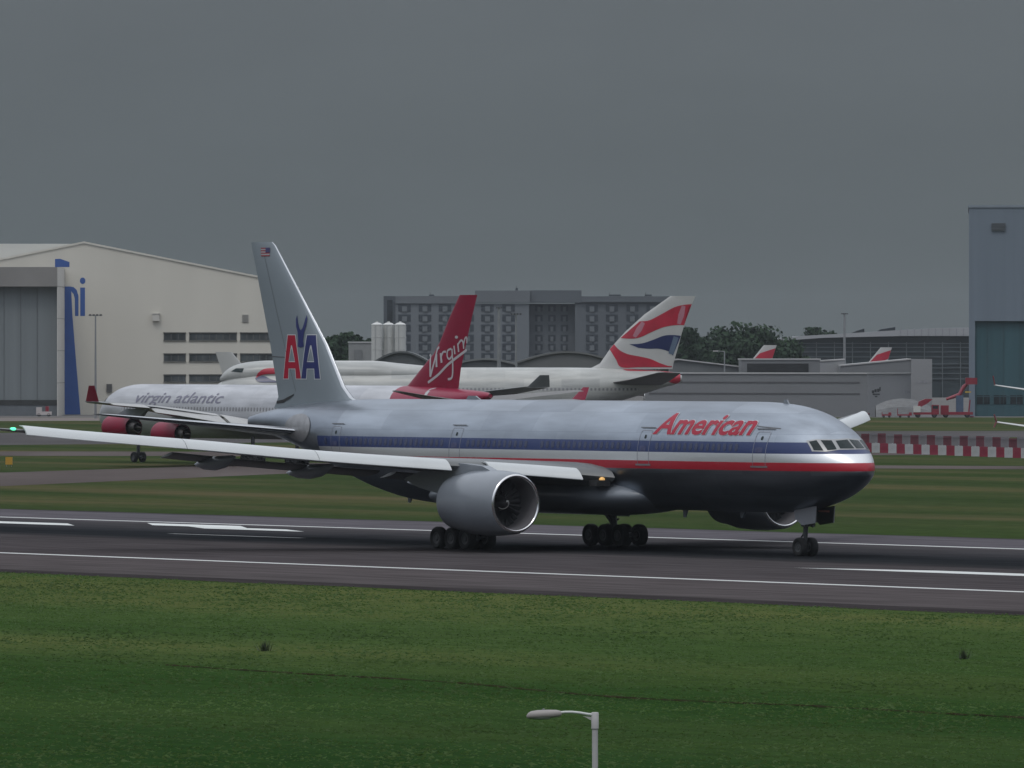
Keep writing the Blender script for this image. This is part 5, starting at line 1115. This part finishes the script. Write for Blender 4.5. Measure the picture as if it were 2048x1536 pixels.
decal('tail_ribbon', [(0, clipfin(top + bot))], bfin, [BB], BA, .5)
low = curve([(1062, 598), (1110, 650), (1190, 690), (1300, 712), (1400, 735), (1480, 770), (1560, 798), (1600, 800)]); lowb = curve([(1600, 812), (1500, 812), (1300, 812), (1130, 812), (1080, 740), (1030, 660), (1012, 632)])
decal('tail_ribbon', [(0, clipfin(low + lowb))], bfin, [BR], BA, .5)
# the same ribbon runs down onto the tail cone
rr_ = curve([(1128, 805), (1300, 800), (1480, 800), (1600, 790), (1690, 800), (1712, 850), (1700, 920), (1640, 965), (1560, 935), (1600, 880), (1480, 850), (1300, 848), (1180, 845)], 4)
rr_ = [(min(x, 65.7), min(max(z, BF_.bot(min(x, 65.7)) + .05), BF_.top(min(x, 65.7)) - .02)) for x, z in rr_]
decal('tail_ribbon', [(0, rr_)], BF_.side(.03, -1), [BR], BA, .5)
for (pa, pb) in (((1335, 395), (1250, 530)), ((1710, 240), (1665, 410))):      # pale sheen of the flag folds, part of the painted design
    pts = [bz(*pa), bz(*pb)]; decal('tail_ribbon_fold', [(0, clipfin(ribbon([pts[0], ((pts[0][0] + pts[1][0]) / 2, (pts[0][1] + pts[1][1]) / 2), pts[1]], [.5, .8, .5])))], on_fin(.045, -1, bl_, bt, bk), [mat('ribbon_pink', (.46, .20, .25), rough=.35, var=.1)], BA, .5)
pts = [bz(1640, 530), bz(1590, 690)]; decal('tail_ribbon_fold', [(0, ribbon(pts, .7))], on_fin(.045, -1, bl_, bt, bk), [mat('ribbon_pale_blue', (.13, .18, .26), rough=.35, var=.1)], BA, .5)
# ribbon mark behind the flight deck
def rz(px, py): return pl(BA, px * 560 / 2048, 460 + py * 560 / 2048, -2.3)
def deck(x, z): p, q_ = BH.side(.06, -1)(x, z), BF_.side(.06, -1)(x, z); return p if p[1] < q_[1] else q_
sw = smooth_line([rz(1872, 1085), rz(1885, 1050), (rz(1930, 1018)), rz(2000, 1010), rz(2150, 1012), rz(2300, 1030)], 5); sw2 = smooth_line([rz(2300, 1052), rz(2100, 1050), rz(2000, 1052), rz(1920, 1058), rz(1872, 1085)], 5)
decal('ribbon_emblem', [(0, sw + sw2[:-1])], deck, [BR], BA, .3)
sw = smooth_line([rz(1868, 1082), rz(1930, 1070), rz(1990, 1095), rz(2100, 1115), rz(2250, 1120)], 5); sw2 = smooth_line([rz(2200, 1122), rz(2000, 1116), rz(1900, 1114), rz(1870, 1095)], 5)
decal('ribbon_emblem', [(0, sw + sw2)], deck, [BB], BA, .3)
decal('cockpit_window', [(0, [pl(BA, *p, -1.5) for p in ((462, 743), (485, 745), (488, 737), (472, 737))])], BH.side(.05, -1), [GLASS], BA, .3)
BWL = [(3.0, 20.5, 36, 4.2, .12), (12, 28, 38.5, 5.0, .10), (21, 35.4, 42.2, 5.9, .09), (31.5, 44.5, 48.2, 7.0, .08), (32, 45, 48.4, 7.05, .06)]
for sgn in (1, -1):
    w = lifting(BWL, 'wing', [WINGU], BA, sgn)
    winglet(BA, w, 31.9, 45.3, 48.3, 7.05, 1.6, sgn, mat('winglet_slate', (.11, .12, .13), rough=.5, var=.1), .5)
    for (y, x0, zc_) in ((11.7, 24.5, 2.5), (20.8, 32.0, 3.3)):
        e = nacelle(BA, x0, sgn * y, zc_, 4.4, 1.1, 1.3, 1.05, mat('nacelle_white', (.55, .55, .54), var=.05), LIPM, DUCT, spin=False)
        b = MB(); b.xprism([(x0 + 1.5, zc_ + 1.2), (x0 + 3.5, zc_ + 1.9), (x0 + 7.5, zc_ + 1.9), (x0 + 6, zc_ + .8)], sgn * y - .2, sgn * y + .2); b.build('pylon', GREY, BA, smooth=False)
    lifting([(.6, 55.0, 63.0, 7.3, .085), (5, 58.6, 64.3, 7.9, .085), (10.8, 62.6, 65.8, 8.9, .08), (11.1, 63.2, 65.9, 8.95, .05)], 'stabiliser', [MATS['tailplane_drab'] if sgn < 0 else WINGU], BA, sgn)
    simple_gear(BA, 33.5, sgn * 5.5, 0, .62); simple_gear(BA, 36.5, sgn * 1.9, 0, .62)
simple_gear(BA, 8, 0, 0, .62, 1)
tag(BA, 'white humped jumbo with red, white and blue ribbons on tail', 'airliner')

# --- smaller jets: one builder
def small_jet(root, body_m, fin_m, tip_m, ext=True, fin_decals=None, tail_only=False, down=.5, up=.8):
    S_ = Body([(0, 3.3, 3.2, .03), (.3, 4.1, 2.6, .7), (1.2, 4.9, 2.1, 1.3), (2.8, 5.6, 1.85, 1.8), (5, 5.9, 1.8, 1.97), (26, 5.9, 1.8, 1.97), (31, 5.85, 2.8, 1.7), (35, 5.6, 4.0, 1.0), (37.5, 5.3, 4.7, .3)])
    S_.mesh(28).build('fuselage', body_m, root, ang=50)
    fs = [(5.6, 28.6, 35.2, 0, .09), (6.2, 30.2, 35.3, 0, .09), (9, 32.4, 36.3, 0, .09), (11.8, 34.7, 37.2, 0, .085)]
    lifting(fs, 'fin', [fin_m], root, vertical=True)
    a_, b_, k_ = pchip([s[0] for s in fs], [s[1] for s in fs]), pchip([s[0] for s in fs], [s[2] for s in fs]), lambda z: .09
    for (m, poly) in fin_decals or []:
        pp = [(min(max(x, a_(z) + .02), b_(z) - .02), z) for x, z in poly]; decal('tail_ribbon', [(0, pp)], on_fin(.03, -1, a_, b_, k_), [m], root, .6); decal('tail_ribbon', [(0, pp)], on_fin(.03, 1, a_, b_, k_), [m], root, .6)
    for sgn in (1, -1):
        w = lifting([(1.8, 11.8, 18.6, 2.6, .12), (6.2, 14.8, 18.8, 3.2, .11), (16.6, 20.9, 22.7, 4.7, .10)], 'wing', [mat('wing_white_paint', (.58, .58, .57), rough=.4, var=.05)], root, sgn)
        winglet(root, w, 16.55, 20.9, 22.8, 4.72, up, sgn, tip_m, .25, down)
        e = nacelle(root, 11.2, sgn * 5.75, 1.75, 3.4, .85, 1.0, .8, mat('nacelle_white', (.55, .55, .54), var=.05), LIPM, DUCT, spin=False, core=False)
        lifting([(.4, 32.2, 35.6, 5.0, .09), (6.1, 35.6, 37.0, 5.6, .08)], 'stabiliser', [WINGU], root, sgn); simple_gear(root, 17.5, sgn * 3.8, 0, .5, 1)
    simple_gear(root, 4.8, 0, 0, .4, 1)
rib = [(BR, [(31.4, 8.1), (33.9, 10.2), (37.2, 11.2), (37.0, 9.3), (34, 8.2), (30.6, 7.0)]), (BB, [(33.5, 7.3), (36.6, 8.4), (36.3, 6.6), (34.5, 6.6)])]
t = place('airliner', 1478, 1960, -.9, -.43); 
t.location = (X(1540, 1960) - 36 * .9, 1960, 0)
t.rotation_euler.z = math.atan2(.0, .9); t.scale = (1.15, 1.15, 1.15); t.location.x = X(1541, 1960) - 36.0 * 1.15; t.location.y = 1820; t.location.x = X(1541, 1820) - 41.4; small_jet(t, MATS['tail_white'], BW, BW, fin_decals=rib); tag(t, 'distant jet showing only its red and white fin above the black opening', 'airliner')
t = place('airliner', 1700, 1990, -1, 0); t.scale = (1.12, 1.12, 1.12); t.location.x = X(1773, 1990) - 36.0 * 1.12; small_jet(t, MATS['tail_white'], BW, BW, fin_decals=rib); tag(t, 'distant jet showing only its red and white fin over the sloping white roof', 'airliner')
# white fin of a jet parked in front of the windowed hangar wall
t = place('airliner', 300, 1230, 1, 0); t.location = (X(444, 1230) + 36.2, 1230, 0); t.rotation_euler.z = math.pi
small_jet(t, MATS['tail_white'], BW, BW); tag(t, 'white jet showing its plain white fin by the hangar windows', 'airliner')
# two jets mostly out of the picture on the right: only their port wing tips reach in
t = empty('airliner', (X(1988, 800) + 16.6, 800 - 20.9, 0), math.atan2(-1, 0)); t.location = (X(1986, 800) + 16.9, 822, 0); small_jet(t, MATS['tail_white'], BW, VRED, up=.75, down=.55); tag(t, 'jet reaching in from the right with red tipped wing over the grass', 'airliner')
t = empty('airliner', (X(1984, 1300) + 16.9, 1322, 0), math.atan2(-1, 0)); t.scale = (1.36, 1.36, 1.36); t.location = (X(1984, 1330) + 16.9 * 1.36, 1360, 0); small_jet(t, MATS['tail_white'], BW, VRED, up=1.1, down=0); tag(t, 'jet reaching in from the right with thin wing across the teal doors', 'airliner')

# ------------------------------------------------------------------ the hazy air over the airfield
b = MB(); b.span((-2600, -430, -1.0), (2600, 4700, 46.0))
hz = b.build('haze', None, smooth=False) if False else None
hm = bpy.data.materials.new('haze'); hm.use_nodes = True; t_ = hm.node_tree; t_.nodes.clear()
o_ = t_.nodes.new('ShaderNodeOutputMaterial'); pv = t_.nodes.new('ShaderNodeVolumePrincipled')
pv.inputs['Color'].default_value = (.80, .86, .92, 1); pv.inputs['Density'].default_value = HAZE; pv.inputs['Anisotropy'].default_value = 0.2
t_.links.new(pv.outputs[0], o_.inputs['Volume'])
tag(b.build('haze', hm, smooth=False), kind='stuff')
